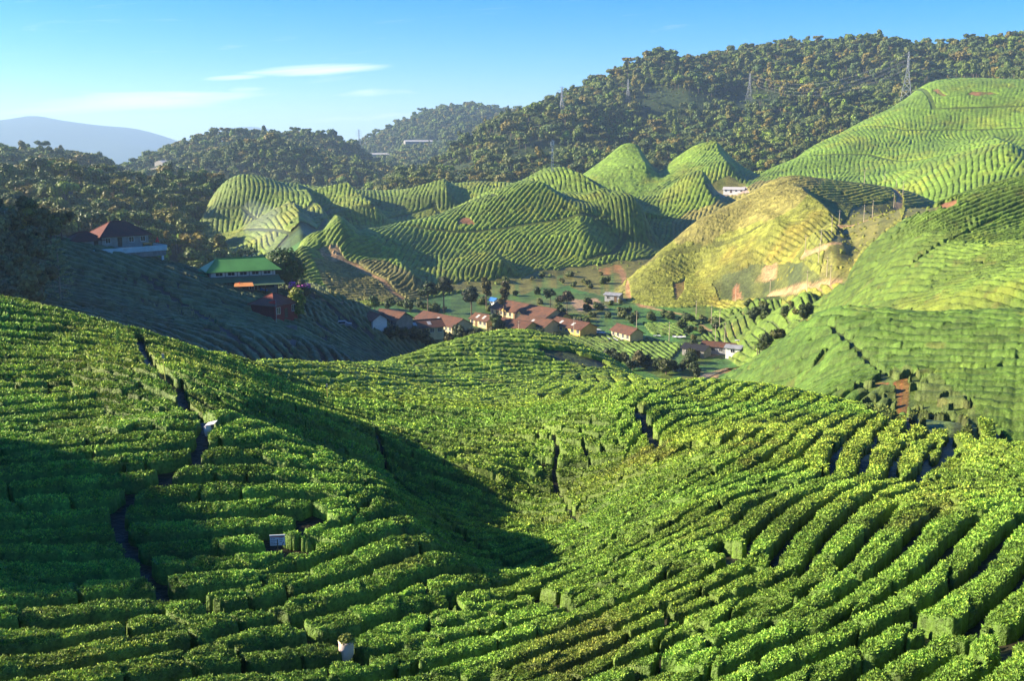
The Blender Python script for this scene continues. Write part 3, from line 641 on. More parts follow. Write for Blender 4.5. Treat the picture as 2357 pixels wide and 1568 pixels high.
def tints(B):
    c = tint_of(B['ly'], B['x'], B['y']); c = np.where(B['has'][:, None], B['ptint'], c)
    nz = vnoise(B['x']/.13, B['y']/.13, 31)[:, None] if B['r'].min() < 100 else .5
    f = (.78 + .44*B['hid'])[:, None]*(.8+.4*nz)
    c = c*f
    brown = (sstep(fbm(B['x']/3.1, B['y']/3.1, 91, 3), .70, .84)*.35)[:, None]
    c = c*(1-brown) + np.array([.15, .11, .03], f32)*brown
    low = B['s'] < .12
    return c.astype(f32)
def make_leaves(B, F, tint, density=1.0):
    """small blades standing on the near hedges; bigger and fewer with distance so that they stay leaf-sized"""
    r = B['r'][F[:, 0]]; ok = (r < 190) & (B['trueVis'][F[:, 0]] | (r < 40)) & (B['h'][F].min(1) > np.where(r < 30, .28, .36))
    ok &= (r < 85) | ((B['ly'][F[:, 0]] == LI['foreground']) & (B['h'][F].min(1) > .40) & (RNG.random(len(r)) < .3))
    idx = np.nonzero(ok)[0]
    n = int(len(idx)*density); el_hi = 1.35
    pick = RNG.choice(idx, n)
    w = RNG.dirichlet((1, 1, 1, 1), n).astype(f32); Q = F[pick]
    P = np.stack([(B[k][Q]*w).sum(1) for k in 'xyz'], 1); rr = r[pick]
    size = np.clip(rr*.00125, .035, .105)*RNG.uniform(.6, 1.4, n)
    a = RNG.uniform(0, 2*np.pi, n); el = RNG.uniform(.05, 1.25, n)*np.where(rr > 80, .5, 1)
    d = np.stack([np.cos(a)*np.cos(el), np.sin(a)*np.cos(el), np.sin(el)], 1)
    b = RNG.normal(0, 1, (n, 3)); s = np.cross(d, b); s /= np.linalg.norm(s, axis=1)[:, None]
    L = size[:, None]; tip = P + d*L*2.0; mid = P + d*L*.9
    quad = np.stack([P, mid + s*L*.42, tip, mid - s*L*.42], 1).reshape(-1, 3)
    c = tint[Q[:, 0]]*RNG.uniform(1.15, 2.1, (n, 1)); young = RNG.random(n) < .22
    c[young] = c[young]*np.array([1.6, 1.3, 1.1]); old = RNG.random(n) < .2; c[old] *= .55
    return pick, quad.astype(f32), np.repeat(c, 4, 0).astype(f32)
def near_hedges(B):
    F, fi, fj = band_faces(B); T = tints(B); n, m = B['shape']
    log('faces', len(F))
    mask = np.zeros((n, m), bool); mask[B['I'], B['J']] = B['h'] > .3
    # neighbouring rows that touch are parted where a row pinches: label on a half-resolution grid
    lab = components(mask[::2, ::2].copy())
    lf = np.repeat(np.repeat(lab, 2, 0), 2, 1)[:n, :m].copy()
    for _ in range(5):
        for sh, ax in ((1, 0), (-1, 0), (1, 1), (-1, 1)):
            q = np.roll(lf, sh, ax); lf = np.where(lf < 0, q, lf)
    lab_f = lf[fi, fj]
    # very long joined rows are parted into lengths of bush about eight metres across
    x = B['x'][F[:, 0]]; y = B['y'][F[:, 0]]
    cnt = np.bincount(lab_f[lab_f >= 0]); big = cnt[np.clip(lab_f, 0, None)] > 16000
    cell = (np.floor(x/9 + .3*np.sin(y/7)).astype(np.int64)*1000 + np.floor(y/9).astype(np.int64))
    lab2 = np.where(big, lab_f.astype(np.int64)*7 + 10**8 + (cell % 9973)*10**5, lab_f)
    tv = B['trueVis'][F[:, 0]] & (lab_f >= 0)
    u, inv, c = np.unique(lab2, return_inverse=True, return_counts=True)
    vc = np.bincount(inv, weights=tv, minlength=len(u))
    order = np.argsort(-vc)[:300]; sel = np.zeros(len(u), int)-1; sel[order] = np.arange(len(order)); g = sel[inv]
    log('hedges', len(u), 'smallest kept', vc[order[-1]])
    pick, LV, LC = make_leaves(B, F, T, LEAFD); T[B['r'] < 85] *= .72           # inner foliage darkened in the colour so the blades above stand out
    lg = g[pick]; log('leaves', len(pick))
    os_ = np.argsort(g, kind='stable'); bounds = np.searchsorted(g[os_], np.arange(-1, len(order)+1))
    ol = np.argsort(lg, kind='stable'); lb = np.searchsorted(lg[ol], np.arange(-1, len(order)+1))
    LV = LV.reshape(-1, 4, 3); LC = LC.reshape(-1, 4, 3)
    for k in range(-1, len(order)):
        fs = os_[bounds[k+1]:(bounds[k+2] if k+2 < len(bounds) else len(os_))]
        ls = ol[lb[k+1]:(lb[k+2] if k+2 < len(lb) else len(ol))]
        if len(fs) == 0: continue
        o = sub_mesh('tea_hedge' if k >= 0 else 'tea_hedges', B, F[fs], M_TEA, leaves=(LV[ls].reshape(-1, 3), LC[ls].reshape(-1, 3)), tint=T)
        if k < 0: tag(o, 'clipped tea hedges running on over the saddle and the near right hill', 'tea hedges', kind='stuff'); continue
        vsel = tv[fs]; q = F[fs][vsel][:, 0] if vsel.any() else F[fs][:, 0]
        cx, cy = B['x'][q].mean(), B['y'][q].mean(); cz = B['z'][q].mean()
        hedge_label(o, cx, cy, cz, len(fs))
def hedge_label(o, cx, cy, cz, n):
    px, py = project(np.array([cx]), np.array([cy]), np.array([cz])); px, py = px[0], py[0]
    for poly, lb, gp in HEDGE_ZONES:
        if in_poly(np.array([px]), np.array([py]), poly)[0]:
            tag(o, lb, 'tea hedge', gp); return
    tag(o, *(HEDGE_ZONES[-1][1], 'tea hedge', HEDGE_ZONES[-1][2]))
HEDGE_ZONES = [
 ([(-900,0),(330,700),(350,860),(480,985),(440,1010),(-900,1010)], 'sunlit clipped tea hedge on the slope left of the dark trodden path', 'sunlit tea hedges left of the path'),
 ([(-900,1010),(470,1000),(300,1180),(300,1300),(500,1440),(300,1568),(-900,1700)], 'shaded grey green tea hedge in the dark corner left of the path', 'shaded tea hedges left of the path'),
 ([(330,700),(1000,800),(900,1100),(640,1060),(480,985),(350,860)], 'long narrow tea hedge slanting down right of the dark path', 'slanting tea hedges right of the path'),
 ([(900,1010),(1280,1010),(1330,1230),(1200,1340),(1050,1260),(880,1100)], 'tea hedge in the shaded hollow between the two gullies', 'tea hedges in the shaded hollow'),
 ([(480,985),(640,1060),(1000,1245),(1180,1340),(1000,1440),(700,1440),(380,1400),(280,1200)], 'broad sunlit tea hedge beside the small white notice board', 'tea hedges around the notice board'),
 ([(900,780),(1560,890),(1460,1000),(900,1010)], 'small tea hedge on the bright saddle below the village', 'tea hedges on the saddle'),
 ([(1460,880),(2090,960),(2190,1050),(2020,1160),(1700,1100),(1460,1040)], 'curving tea hedge on the rounded knoll with dark gaps', 'tea hedges on the rounded knoll'),
 ([(2090,960),(2800,1040),(2800,1180),(2050,1180),(2190,1050)], 'level terraced tea hedge right of the dark curved gap', 'terraced tea hedges at the right edge'),
 ([(1280,1010),(1460,1000),(1700,1100),(2050,1160),(1800,1330),(1300,1330),(1280,1200)], 'bright green tea hedge climbing from the hollow towards the knoll', 'tea hedges climbing right of the hollow'),
 ([(1640,700),(2800,700),(2800,1040),(2090,960),(1500,900)], 'tea hedge on the steep right hillside above the red earth scar', 'tea hedges on the right hillside'),
 ([(500,1440),(1180,1340),(1300,1330),(1000,1700),(200,1700)], 'wide leafy tea hedge beside the pale sack in the foreground', 'tea hedges around the foreground sack'),
 ([(1750,1100),(2800,1180),(2800,1700),(2000,1700)], 'plump leafy tea hedge rising steeply in the near right corner', 'tea hedges in the near right corner'),
 ([(0,0),(1,0),(1,1)], 'wide leafy tea hedge in the sunlit middle foreground', 'tea hedges in the middle foreground'),
]
LEAFD = 1.05
near_hedges(near); log('near done'); near = None
FARL = ['valley', 'left_hill', 'right_hill_far', 'brown_spur', 'mid_tea_hill', 'mid_peak', 'back_tea_ridge', 'tea_peaks', 'tea_peaks_two', 'pylon_hill']
far = build_band(165, 935, .0008, np.arange(-.535, .535, .00064), np.arange(math.log(168), math.log(925), .0012), FARL, 8, 10, .006)
log('far band', len(far['I']))
FF, fi, fj = band_faces(far); FT = tints(far); flay = far['ly'][FF[:, 0]]
FAR_LABEL = {'valley': 'small tea plots on the valley floor beside the village', 'left_hill': 'dark patchy tea bushes covering the shaded hill below the houses', 'right_hill_far': 'fine tea rows over the broad hill at the right', 'brown_spur': 'yellowish tea rows on the dry central spur',
  'mid_tea_hill': 'slanting tea rows on the ridged hill behind the village', 'mid_peak': 'stout tea rows on the small peak behind the ridged hill', 'back_tea_ridge': 'upright tea rows on the long back ridge',
  'tea_peaks': 'tea rows on the left of two small peaks below the forest', 'tea_peaks_two': 'tea rows on the right of two small peaks below the forest', 'pylon_hill': 'tea rows on the high hill below the pylon'}
for nme, lb in FAR_LABEL.items():
    q = FF[flay == LI[nme]]
    if len(q): tag(sub_mesh('tea_hedges', far, q, M_TEAFAR, tint=FT), lb, 'tea hedges', kind='stuff')
log('far done', len(FF)); far = None; FF = None
# ------------------------------------------------------------------ the ground itself: one sheet to the horizon
def ground_sheet():
    th = np.concatenate([np.arange(-2.4, -.56, .02), np.arange(-.56, .56, .0020), np.arange(.56, 1.6, .02)])
    rh = np.concatenate([np.arange(math.log(9), math.log(950), .0026), np.arange(math.log(950), math.log(15500), .006)])
    T, idx = lattice(th, rh); r = np.exp(rh)[None, :]; X = r*np.sin(th)[:, None]; Y = r*np.cos(th)[:, None]; Z = T*r
    lut = np.tile(np.array(GRASS, f32), (len(LNAMES)+1, 1))
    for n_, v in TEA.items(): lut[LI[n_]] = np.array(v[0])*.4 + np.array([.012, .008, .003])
    for n_ in ('forest_hill', 'far_forest_hill', 'left_forest_ridge', 'left_forest_knoll', 'left_wood', 'mountains', 'mountains_two'): lut[LI[n_]] = (.03, .045, .015)
    lut[-1] = FIELD
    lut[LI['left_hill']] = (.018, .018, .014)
    for n_ in ('brown_spur',): lut[LI[n_]] = (.11, .12, .022)
    lut[LI['foreground']] = (.022, .020, .010)
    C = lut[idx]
    C[idx < 0] = np.array(FIELD, f32); C[(idx < 0) & (r > 425)] = np.array((.05, .08, .015), f32)
    px, py = project(X, Y, Z); run = np.maximum.accumulate(T, 1); v = T >= run - .002
    nzp = fbm(X/(r*.012), Y/(r*.012), 51, 3)-.5; nzq = fbm(X/(r*.012), Y/(r*.012), 52, 3)-.5; mott = sstep(fbm(X/(r*.005), Y/(r*.005), 53, 2), .3, .5)[..., None]
    for poly, colr, k in sorted(PATCHES + VALLEY_PATCHES, key=lambda p_: -abs(sum(a[0]*b[1]-b[0]*a[1] for a, b in zip(p_[0], p_[0][1:]+p_[0][:1])))):
        if colr is None: continue
        q = in_poly(px + nzp*34, py + nzq*20, poly) & v; mq = (.35 + .65*mott[q]); C[q] = C[q]*(1-mq) + np.array(colr, f32)*mq
    for lines, colr in ((ROADS, DRYSOIL), (TRACKS, (.30, .17, .075))):
        D = dist_lines(th, rh, lines); q = np.clip(-D/.5 + .5, 0, 1)[..., None]; C = C*(1-q) + np.array(colr, f32)*q
    V = np.stack([X, Y, Z], -1).reshape(-1, 3); n, m = T.shape; ii = np.arange(n*m).reshape(n, m)
    Fq = np.stack([ii[:-1, :-1], ii[1:, :-1], ii[1:, 1:], ii[:-1, 1:]], -1).reshape(-1, 4)
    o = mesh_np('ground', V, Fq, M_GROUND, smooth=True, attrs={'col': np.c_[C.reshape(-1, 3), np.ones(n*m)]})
    tag(o, kind='structure'); return o
ROADS = [([(1931,521),(1990,510),(2040,490),(2068,480),(2072,455),(2055,435)], 1.5), ([(1480,706),(1560,702),(1620,696),(1700,692)], 1.2), ([(1690,692),(1770,680),(1860,668),(1930,655)], 1.0), ([(1850,585),(1900,570),(1930,560)], .9),
  ([(1930,520),(1990,510),(2040,490),(2068,480),(2072,455),(2055,435)], 1.2), ([(1480,706),(1540,718),(1600,730)], .8),
  ([(1600,900),(1640,862),(1680,850)], 1.6), ([(1640,820),(1700,780),(1730,762)], 1.0), ([(1600,740),(1650,768),(1700,775)], .7), ([(1690,742),(1700,775)], .7), ([(740,690),(800,700),(880,730)], .5)]
TRACKS = [([(740,580),(820,610),(870,640),(930,690)], .9), ([(1430,620),(1450,680),(1480,706)], 1.2)]
VALLEY_PATCHES = [
 ([(1450,640),(1700,690),(1850,760),(1650,860),(1560,900),(1450,830),(1380,800),(1600,780),(1480,720)], GRASS, 0),
 ([(900,700),(1100,660),(1440,680),(1480,720),(1400,760),(1000,740)], (.075,.13,.025), 0), ([(1150,690),(1420,690),(1380,735),(1230,730)], (.12,.13,.035), 0),
 ([(1300,690),(1380,685),(1400,705),(1330,715)], (.3,.2,.11), 0), ([(1390,700),(1560,706),(1640,740),(1560,750),(1480,730)], FIELD, 0), ([(1500,740),(1640,745),(1650,775),(1540,765)], FIELD, 0),
 ([(1700,700),(1760,692),(1800,720),(1720,735)], DRYGRASS, 0), ([(1600,840),(1740,820),(1760,850),(1650,865)], FIELD, 0), ([(1540,880),(1620,850),(1600,900),(1550,905)], DRYGRASS, 0),
 ([(860,740),(920,760),(920,830),(860,810)], (.03,.04,.015), 0), ([(880,800),(1180,780),(1240,800),(1000,840)], (.03,.045,.012), 0)]
ground_sheet(); log('ground')
# ------------------------------------------------------------------ trees
def empty(name, loc, rz=0.0):
    o = bpy.data.objects.new(name, None); COL.objects.link(o); o.location = loc; o.rotation_euler = (0, 0, rz); return o
def ico(sub):
    import bmesh
    bm = bmesh.new(); bmesh.ops.create_icosphere(bm, subdivisions=sub, radius=1.0)
    V = np.array([v.co[:] for v in bm.verts], f32); F = np.array([[v.index for v in f.verts] for f in bm.faces]); bm.free(); return V, F
ICO = ico(2)
def crown_arrays(lobes, ncards, csize, seed, hull=.82, up=.35):
    """crown of leaf clusters: blades set round several lobes over ragged inner lumps; returns quads (tris doubled) and tints, darker on the inner lumps"""
    rng = np.random.default_rng(seed); L = np.array(lobes, f32); vol = L[:, 3]*L[:, 4]; w = vol/vol.sum()
    V = []; F = []; C = []; k = 0
    for cx, cy, cz, rx, rz in L:
        v = ICO[0].copy(); v *= (hull*(1 + (rng.random(len(v))-.5)*.35))[:, None]
        v = v*np.array([rx, rx, rz]) + np.array([cx, cy, cz]); V.append(v); f = np.c_[ICO[1], ICO[1][:, 2]]; F.append(f + k); k += len(v)
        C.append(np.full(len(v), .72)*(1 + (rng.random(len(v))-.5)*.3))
    li = rng.choice(len(L), ncards, p=w); d = rng.normal(0, 1, (ncards, 3)); d[:, 2] += up; d /= np.linalg.norm(d, axis=1)[:, None]
    rad = rng.uniform(.8, 1.12, ncards)[:, None]
    P = L[li, :3] + d*rad*np.stack([L[li, 3], L[li, 3], L[li, 4]], 1)
    nrm = d + rng.normal(0, .55, (ncards, 3)); nrm /= np.linalg.norm(nrm, axis=1)[:, None]
    a = np.cross(nrm, rng.normal(0, 1, (ncards, 3))); a /= np.linalg.norm(a, axis=1)[:, None]; b = np.cross(nrm, a)
    s = csize*rng.uniform(.5, 1.25, (ncards, 1))
    q = np.stack([P - a*s, P - b*s*.62 + nrm*s*.1, P + a*s, P + b*s*.62 - nrm*s*.15], 1).reshape(-1, 3)
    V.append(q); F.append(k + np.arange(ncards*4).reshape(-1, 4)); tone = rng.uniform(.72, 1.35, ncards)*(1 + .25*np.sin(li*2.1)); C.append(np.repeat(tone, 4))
    return np.concatenate(V), np.concatenate(F), np.concatenate(C)
def tube(pts, rad, n=7):
    """a tapered, bending limb"""
    P = [Vector(p) for p in pts]; V = []; F = []
    for k, p in enumerate(P):
        t = (P[min(k+1, len(P)-1)] - P[max(k-1, 0)]).normalized(); a = t.orthogonal().normalized(); b = t.cross(a)
        for j in range(n):
            q = 2*math.pi*j/n; V.append(p + (a*math.cos(q) + b*math.sin(q))*rad[k])
    for k in range(len(P)-1):
        for j in range(n): F.append((k*n+j, k*n+(j+1) % n, (k+1)*n+(j+1) % n, (k+1)*n+j))
    return [tuple(v) for v in V], F
def trunk_arrays(h, r, lobes, seed, lean=.04):
    rng = random.Random(seed); V = []; F = []
    def add(p, rr, n=7):
        v, f = tube(p, rr, n); k = len(V); V.extend(v); F.extend([tuple(i+k for i in q) for q in f])
    top = (lean*h*rng.uniform(-1, 1), lean*h*rng.uniform(-1, 1), h)
    add([(0, 0, -.4), (0, 0, 0), (top[0]*.4, top[1]*.4, h*.5), top], [r*1.5, r*1.15, r*.8, r*.4])
    for l in lobes[:7]:
        z0 = h*rng.uniform(.5, .9); add([(top[0]*z0/h, top[1]*z0/h, z0), ((l[0]+top[0])/2, (l[1]+top[1])/2, (z0+l[2])/2 - .2), (l[0], l[1], l[2])], [r*.45, r*.3, r*.12], 5)
    return np.array(V, f32), np.array(F)
def mobj(name, V, F, col, mat_, parent=None):
    return mesh_np(name, V, F, mat_, parent, attrs={'col': col})
def col4(tone, rgb): return np.c_[np.outer(tone, rgb), np.ones(len(tone))]
def lobes_for(kind, rng, h, w):
    L = []
    if kind == 'broad':
        for k in range(7): a = rng.uniform(0, 6.28); q = rng.uniform(.25, .62)*w; L.append((q*math.cos(a), q*math.sin(a), h*rng.uniform(.62, .88), w*rng.uniform(.34, .5), w*rng.uniform(.26, .38)))
        L.append((0, 0, h*.86, w*.5, w*.36))
    elif kind == 'tall':
        for k in range(6): a = rng.uniform(0, 6.28); q = rng.uniform(.05, .4)*w; L.append((q*math.cos(a), q*math.sin(a), h*(.48+.085*k), w*rng.uniform(.34, .48), w*rng.uniform(.32, .45)))
    elif kind == 'umbrella':
        for k in range(8): a = k*.8; q = rng.uniform(.4, .85)*w; L.append((q*math.cos(a), q*math.sin(a), h*rng.uniform(.82, .93), w*rng.uniform(.3, .45), w*rng.uniform(.14, .22)))
    elif kind == 'bushy':
        for k in range(8): a = rng.uniform(0, 6.28); q = rng.uniform(.1, .6)*w; L.append((q*math.cos(a), q*math.sin(a), h*rng.uniform(.3, .8), w*rng.uniform(.35, .55), w*rng.uniform(.3, .5)))
    return L
FOREST_COLS = [(.95,1.0,.8), (1.3,1.35,.8), (.75,.85,.8), (1.25,1.15,.7), (1.0,1.15,.7), (1.45,1.1,.7), (1.1,1.05,.8), (.7,.9,.9), (1.5,1.7,.7), (1.8,1.15,.7), (1.05,1.1,.75), (.85,.95,.7)]
M_FOREST = foliage_mat('forest leaves', scales=((.15, .3),), trans=.12, obj_rand=FOREST_COLS)
M_LEAF = foliage_mat('tree leaves', scales=((.4, .25), (1.8, .3)), trans=.15)
M_BARK = mat('bark', (.17, .13, .09), .9, noise=.4, nscale=2.5, bump=.05)
M_PALEBARK = mat('pale bark', (.32, .27, .20), .9, noise=.4, nscale=1.5)
BASEG = (.115, .145, .040)
protos = []; rngp = random.Random(4)
pcol = bpy.data.collections.new('forest kinds')
for k, (kind, h, w) in enumerate([('bushy', 11, 5.6), ('tall', 14, 4.8), ('umbrella', 13, 5.6), ('bushy', 9, 5.0), ('broad', 13, 6.2), ('tall', 12, 4.4), ('bushy', 7, 4.6), ('bushy', 12, 5.2)]):
    L = lobes_for(kind, rngp, h, w)
    V, F, T = crown_arrays(L, 420, .75, 20+k); TV, TF = trunk_arrays(h*.85, .28, L, k)
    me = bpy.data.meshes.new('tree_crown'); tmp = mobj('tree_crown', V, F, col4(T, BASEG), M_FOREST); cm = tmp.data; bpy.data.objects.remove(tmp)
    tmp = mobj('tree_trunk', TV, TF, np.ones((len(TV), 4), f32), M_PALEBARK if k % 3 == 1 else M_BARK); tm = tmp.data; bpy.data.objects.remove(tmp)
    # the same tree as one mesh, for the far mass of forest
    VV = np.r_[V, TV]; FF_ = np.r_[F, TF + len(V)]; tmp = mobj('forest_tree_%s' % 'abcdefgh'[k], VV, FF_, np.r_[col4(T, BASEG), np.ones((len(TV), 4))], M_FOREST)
    tmp.data.materials.append(M_BARK); mi = np.zeros(len(FF_), np.int32); mi[len(F):] = 1; tmp.data.polygons.foreach_set('material_index', mi)
    COL.objects.unlink(tmp); pcol.objects.link(tmp)
    protos.append((cm, tm, kind, h, w))
def forest_points():
    th = vTH; rng = np.random.default_rng(21); run = np.maximum.accumulate(VT, 1)
    _, vidx = lattice(vTH, vRH)
    out = []
    def sample(names, r0, r1, sp, sc):
        X0, X1 = -r1*math.sin(.52), r1*math.sin(.52); gx = np.arange(X0, X1, sp); gy = np.arange(r0*.8, r1, sp); A, Bq = np.meshgrid(gx, gy)
        A = A + rng.uniform(-.45, .45, A.shape)*sp; Bq = Bq + rng.uniform(-.45, .45, A.shape)*sp
        A = A.ravel(); Bq = Bq.ravel(); r = np.hypot(A, Bq); t = np.arctan2(A, Bq); ok = (r > r0) & (r < r1) & (np.abs(t) < .515); A, Bq, r, t = A[ok], Bq[ok], r[ok], t[ok]
        i = np.clip(((t-vTH[0])/.003).round().astype(int), 0, len(vTH)-1); j = np.clip(((np.log(r)-vRH[0])/.003).round().astype(int), 0, len(vRH)-1)
        lay = vidx[i, j]; ok = np.isin(lay, [LI[n] for n in names]) & (VT[i, j] + 14*sc/r > run[i, j] + .0005)
        A, Bq, r, i, j, lay = A[ok], Bq[ok], r[ok], i[ok], j[ok], lay[ok]; z = VT[i, j]*r
        s = sc*np.clip(rng.lognormal(0, .26, len(A)), .5, 1.75); out.append(np.stack([A, Bq, z, s, lay, r], 1))
    sample(['forest_hill'], 650, 1500, 6.7, .80)
    sample(['far_forest_hill'], 1100, 2600, 10.0, 1.0)
    sample(['left_forest_ridge'], 700, 1600, 7.4, .80); sample(['left_forest_knoll'], 600, 1250, 7.2, .78); sample(['left_wood'], 380, 760, 5.8, .68)
    return np.concatenate(out)
FP = forest_points(); 
# clearings of low yellow scrub on the forest hill
fx, fy = project(FP[:, 0], FP[:, 1], FP[:, 2]); clear = np.zeros(len(FP), bool)
for poly in ([(1640,225),(1700,205),(1790,215),(1800,240),(1720,262),(1660,250)], [(1430,235),(1500,205),(1620,215),(1640,250),(1520,270),(1440,262)], [(1130,360),(1300,335),(1330,360),(1180,400)], [(1000,400),(1090,370),(1120,420),(1010,430)],
             [(2110,200),(2180,178),(2357,195),(2357,215),(2120,215)], [(930,328),(1010,322),(1010,345),(935,350)], [(840,358),(895,355),(895,372),(845,376)], [(1050,318),(1090,310),(1095,330),(1055,335)]):
    clear |= in_poly(fx, fy, poly)
FP[clear, 3] *= .30
FP = FP[~in_poly(fx, fy, [(2110,195),(2180,190),(2357,198),(2357,225),(2110,225)])]
pick = RNG.integers(0, 8, len(FP)); px_size = FP[:, 3]/FP[:, 5]; order = np.argsort(-px_size)
log('forest', len(FP))
FOREST_TAG = {'forest_hill': ('rainforest tree on the long high ridge at the right', 'rainforest trees on the high ridge'), 'left_wood': ('rainforest tree in the wood behind the house at the left', 'rainforest trees behind the left house'),
  'left_forest_knoll': ('rainforest tree on the round wooded knoll at the far left', 'rainforest trees on the far left knoll'), 'left_forest_ridge': ('rainforest tree on the hazy wooded ridge left of centre', 'rainforest trees on the hazy ridge'),
  'far_forest_hill': ('distant rainforest tree on the farthest wooded hill', 'trees on the farthest wooded hill')}
def put_tree(cm, tm, loc, rz, s, label, group, name='rainforest_tree'):
    r = empty(name, loc, rz); r.scale = (s, s, s)
    for nm, me in (('crown', cm), ('trunk', tm)):
        o = bpy.data.objects.new(nm, me); COL.objects.link(o); o.parent = r
    tag(r, label, 'tree', group); return r
for q in order[:300]:
    X, Y, Z, s, lay, r = FP[q]; cm, tm, kind, h, w = protos[pick[q]]; n_ = LNAMES[int(lay)]
    put_tree(cm, tm, (X, Y, Z), RNG.uniform(0, 6.28), s, *FOREST_TAG[n_])
rest = FP[order[300:]]; rp = pick[order[300:]]
def instance_cloud(name, P, idx_, rot, scl, coll, label):
    me = bpy.data.meshes.new(name); me.vertices.add(len(P)); me.vertices.foreach_set('co', P.astype(f32).ravel())
    for nm, arr, ty in (('pick', idx_, 'INT'), ('rz', rot, 'FLOAT'), ('scl', scl, 'FLOAT')):
        a = me.attributes.new(nm, ty, 'POINT'); a.data.foreach_set('value', arr.astype(np.int32 if ty == 'INT' else f32))
    o = bpy.data.objects.new(name, me); COL.objects.link(o)
    ng = bpy.data.node_groups.new('scatter', 'GeometryNodeTree'); ng.interface.new_socket('Geometry', in_out='INPUT', socket_type='NodeSocketGeometry'); ng.interface.new_socket('Geometry', in_out='OUTPUT', socket_type='NodeSocketGeometry')
    nn = ng.nodes.new; L = ng.links.new; gi = nn('NodeGroupInput'); go = nn('NodeGroupOutput'); ip = nn('GeometryNodeInstanceOnPoints'); ci = nn('GeometryNodeCollectionInfo')
    ci.inputs['Collection'].default_value = coll; ci.inputs['Separate Children'].default_value = True; ci.inputs['Reset Children'].default_value = True
    def att(nm, ty):
        a = nn('GeometryNodeInputNamedAttribute'); a.data_type = ty; a.inputs['Name'].default_value = nm; return a.outputs['Attribute']
    cx = nn('ShaderNodeCombineXYZ'); L(att('rz', 'FLOAT'), cx.inputs[2]); L(gi.outputs[0], ip.inputs['Points']); L(ci.outputs[0], ip.inputs['Instance']); ip.inputs['Pick Instance'].default_value = True
    L(att('pick', 'INT'), ip.inputs['Instance Index']); L(cx.outputs[0], ip.inputs['Rotation']); L(att('scl', 'FLOAT'), ip.inputs['Scale']); L(ip.outputs[0], go.inputs[0])
    md = o.modifiers.new('scatter', 'NODES'); md.node_group = ng
    tag(o, label, 'forest', kind='stuff'); return o
for n_, (lb, gp) in FOREST_TAG.items():
    m = rest[:, 4] == LI[n_]
    if m.any(): instance_cloud('forest', rest[m, :3], rp[m], RNG.uniform(0, 6.28, m.sum()), rest[m, 3], pcol, {'forest_hill': 'dense rainforest covering the long high ridge', 'left_wood': 'dense dark wood filling the side valley behind the left house',
        'left_forest_knoll': 'dense rainforest covering the round knoll at the far left', 'left_forest_ridge': 'hazy rainforest covering the ridge left of centre', 'far_forest_hill': 'bluish rainforest covering the farthest wooded hill'}[n_])
log('forest done')
# -- trees one can tell apart, near the houses
def own_tree(name, x, y, h, w, kind, rgb, label, n=900, cs=.42, seed=1, group=None, trunkcol=None, sink=0, cat='tree', rmin=0, trunk_h=.8, lobes=None, low=0):
    p = at(x, y, rmin); r = empty(name, p + Vector((0, 0, -sink)), 0); rng = random.Random(seed)
    L = lobes or lobes_for(kind, rng, h, w)
    V, F, T = crown_arrays(L, n, cs, seed); mobj('crown', V, F, col4(T, rgb), M_LEAF, r)
    TV, TF = trunk_arrays(h*trunk_h, max(.12, h*.02), L, seed); mobj('trunk', TV, TF, np.ones((len(TV), 4)), trunkcol or M_BARK, r)
    tag(r, label, cat, group); return r
DG = (.035, .06, .018); OG = (.09, .085, .02); YG = (.17, .20, .02)
ball = [(0, 0, 6.2, 4.6, 4.4), (1.8, .6, 5.2, 3.6, 3.4), (-1.9, .4, 5.3, 3.4, 3.3), (.6, -1.8, 5.0, 3.5, 3.4), (-.6, 1.6, 5.6, 3.4, 3.6), (1.4, -1.2, 7.4, 2.8, 2.6), (-1.5, -1.0, 7.3, 2.8, 2.6)]
own_tree('round_tree', 655, 672, 10, 5, '', (.05, .095, .018), 'big round dark green tree beside the green roofed hall', 2600, .42, 3, lobes=ball, rmin=225)
own_tree('small_tree', 684, 738, 6.6, 2.0, '', YG, 'yellow green tree with stacked rounded tufts right of the red house', 900, .36, 5, lobes=[(0,0,6.0,1.5,1.3),(.4,0,4.6,1.6,1.3),(-.2,.2,3.2,1.7,1.2),(.5,-.2,2.2,1.3,.9),(-.5,-.3,5.2,1.2,1.0)], rmin=225)
own_tree('bougainvillea', 690, 702, 5.5, 2.2, '', (.05, .07, .02), 'tall pink flowering bush above the yellow green tree', 500, .34, 6, lobes=[(0,0,3.6,1.6,1.8),(1.2,.2,3.2,1.5,1.5),(-1.2,0,3.4,1.3,1.3),(.5,0,5.0,1.1,1.2)], rmin=235, cat='flowering bush')
bg = bpy.data.objects[-1] if False else [o for o in COL.objects if o.name.startswith('bougainvillea')][0]
V, F, T = crown_arrays([(-1.6,0,4.6,1.1,.9),(-.9,-.5,3.4,1.0,.9),(.4,-.8,4.3,.9,.8),(1.8,-.3,4.6,.9,.7),(.2,-.9,2.6,1.2,.7),(-1.4,-.3,2.6,.8,.7)], 420, .26, 9, hull=.3); mobj('flowers', V, F, col4(T, (.55, .10, .42)), M_LEAF, bg)
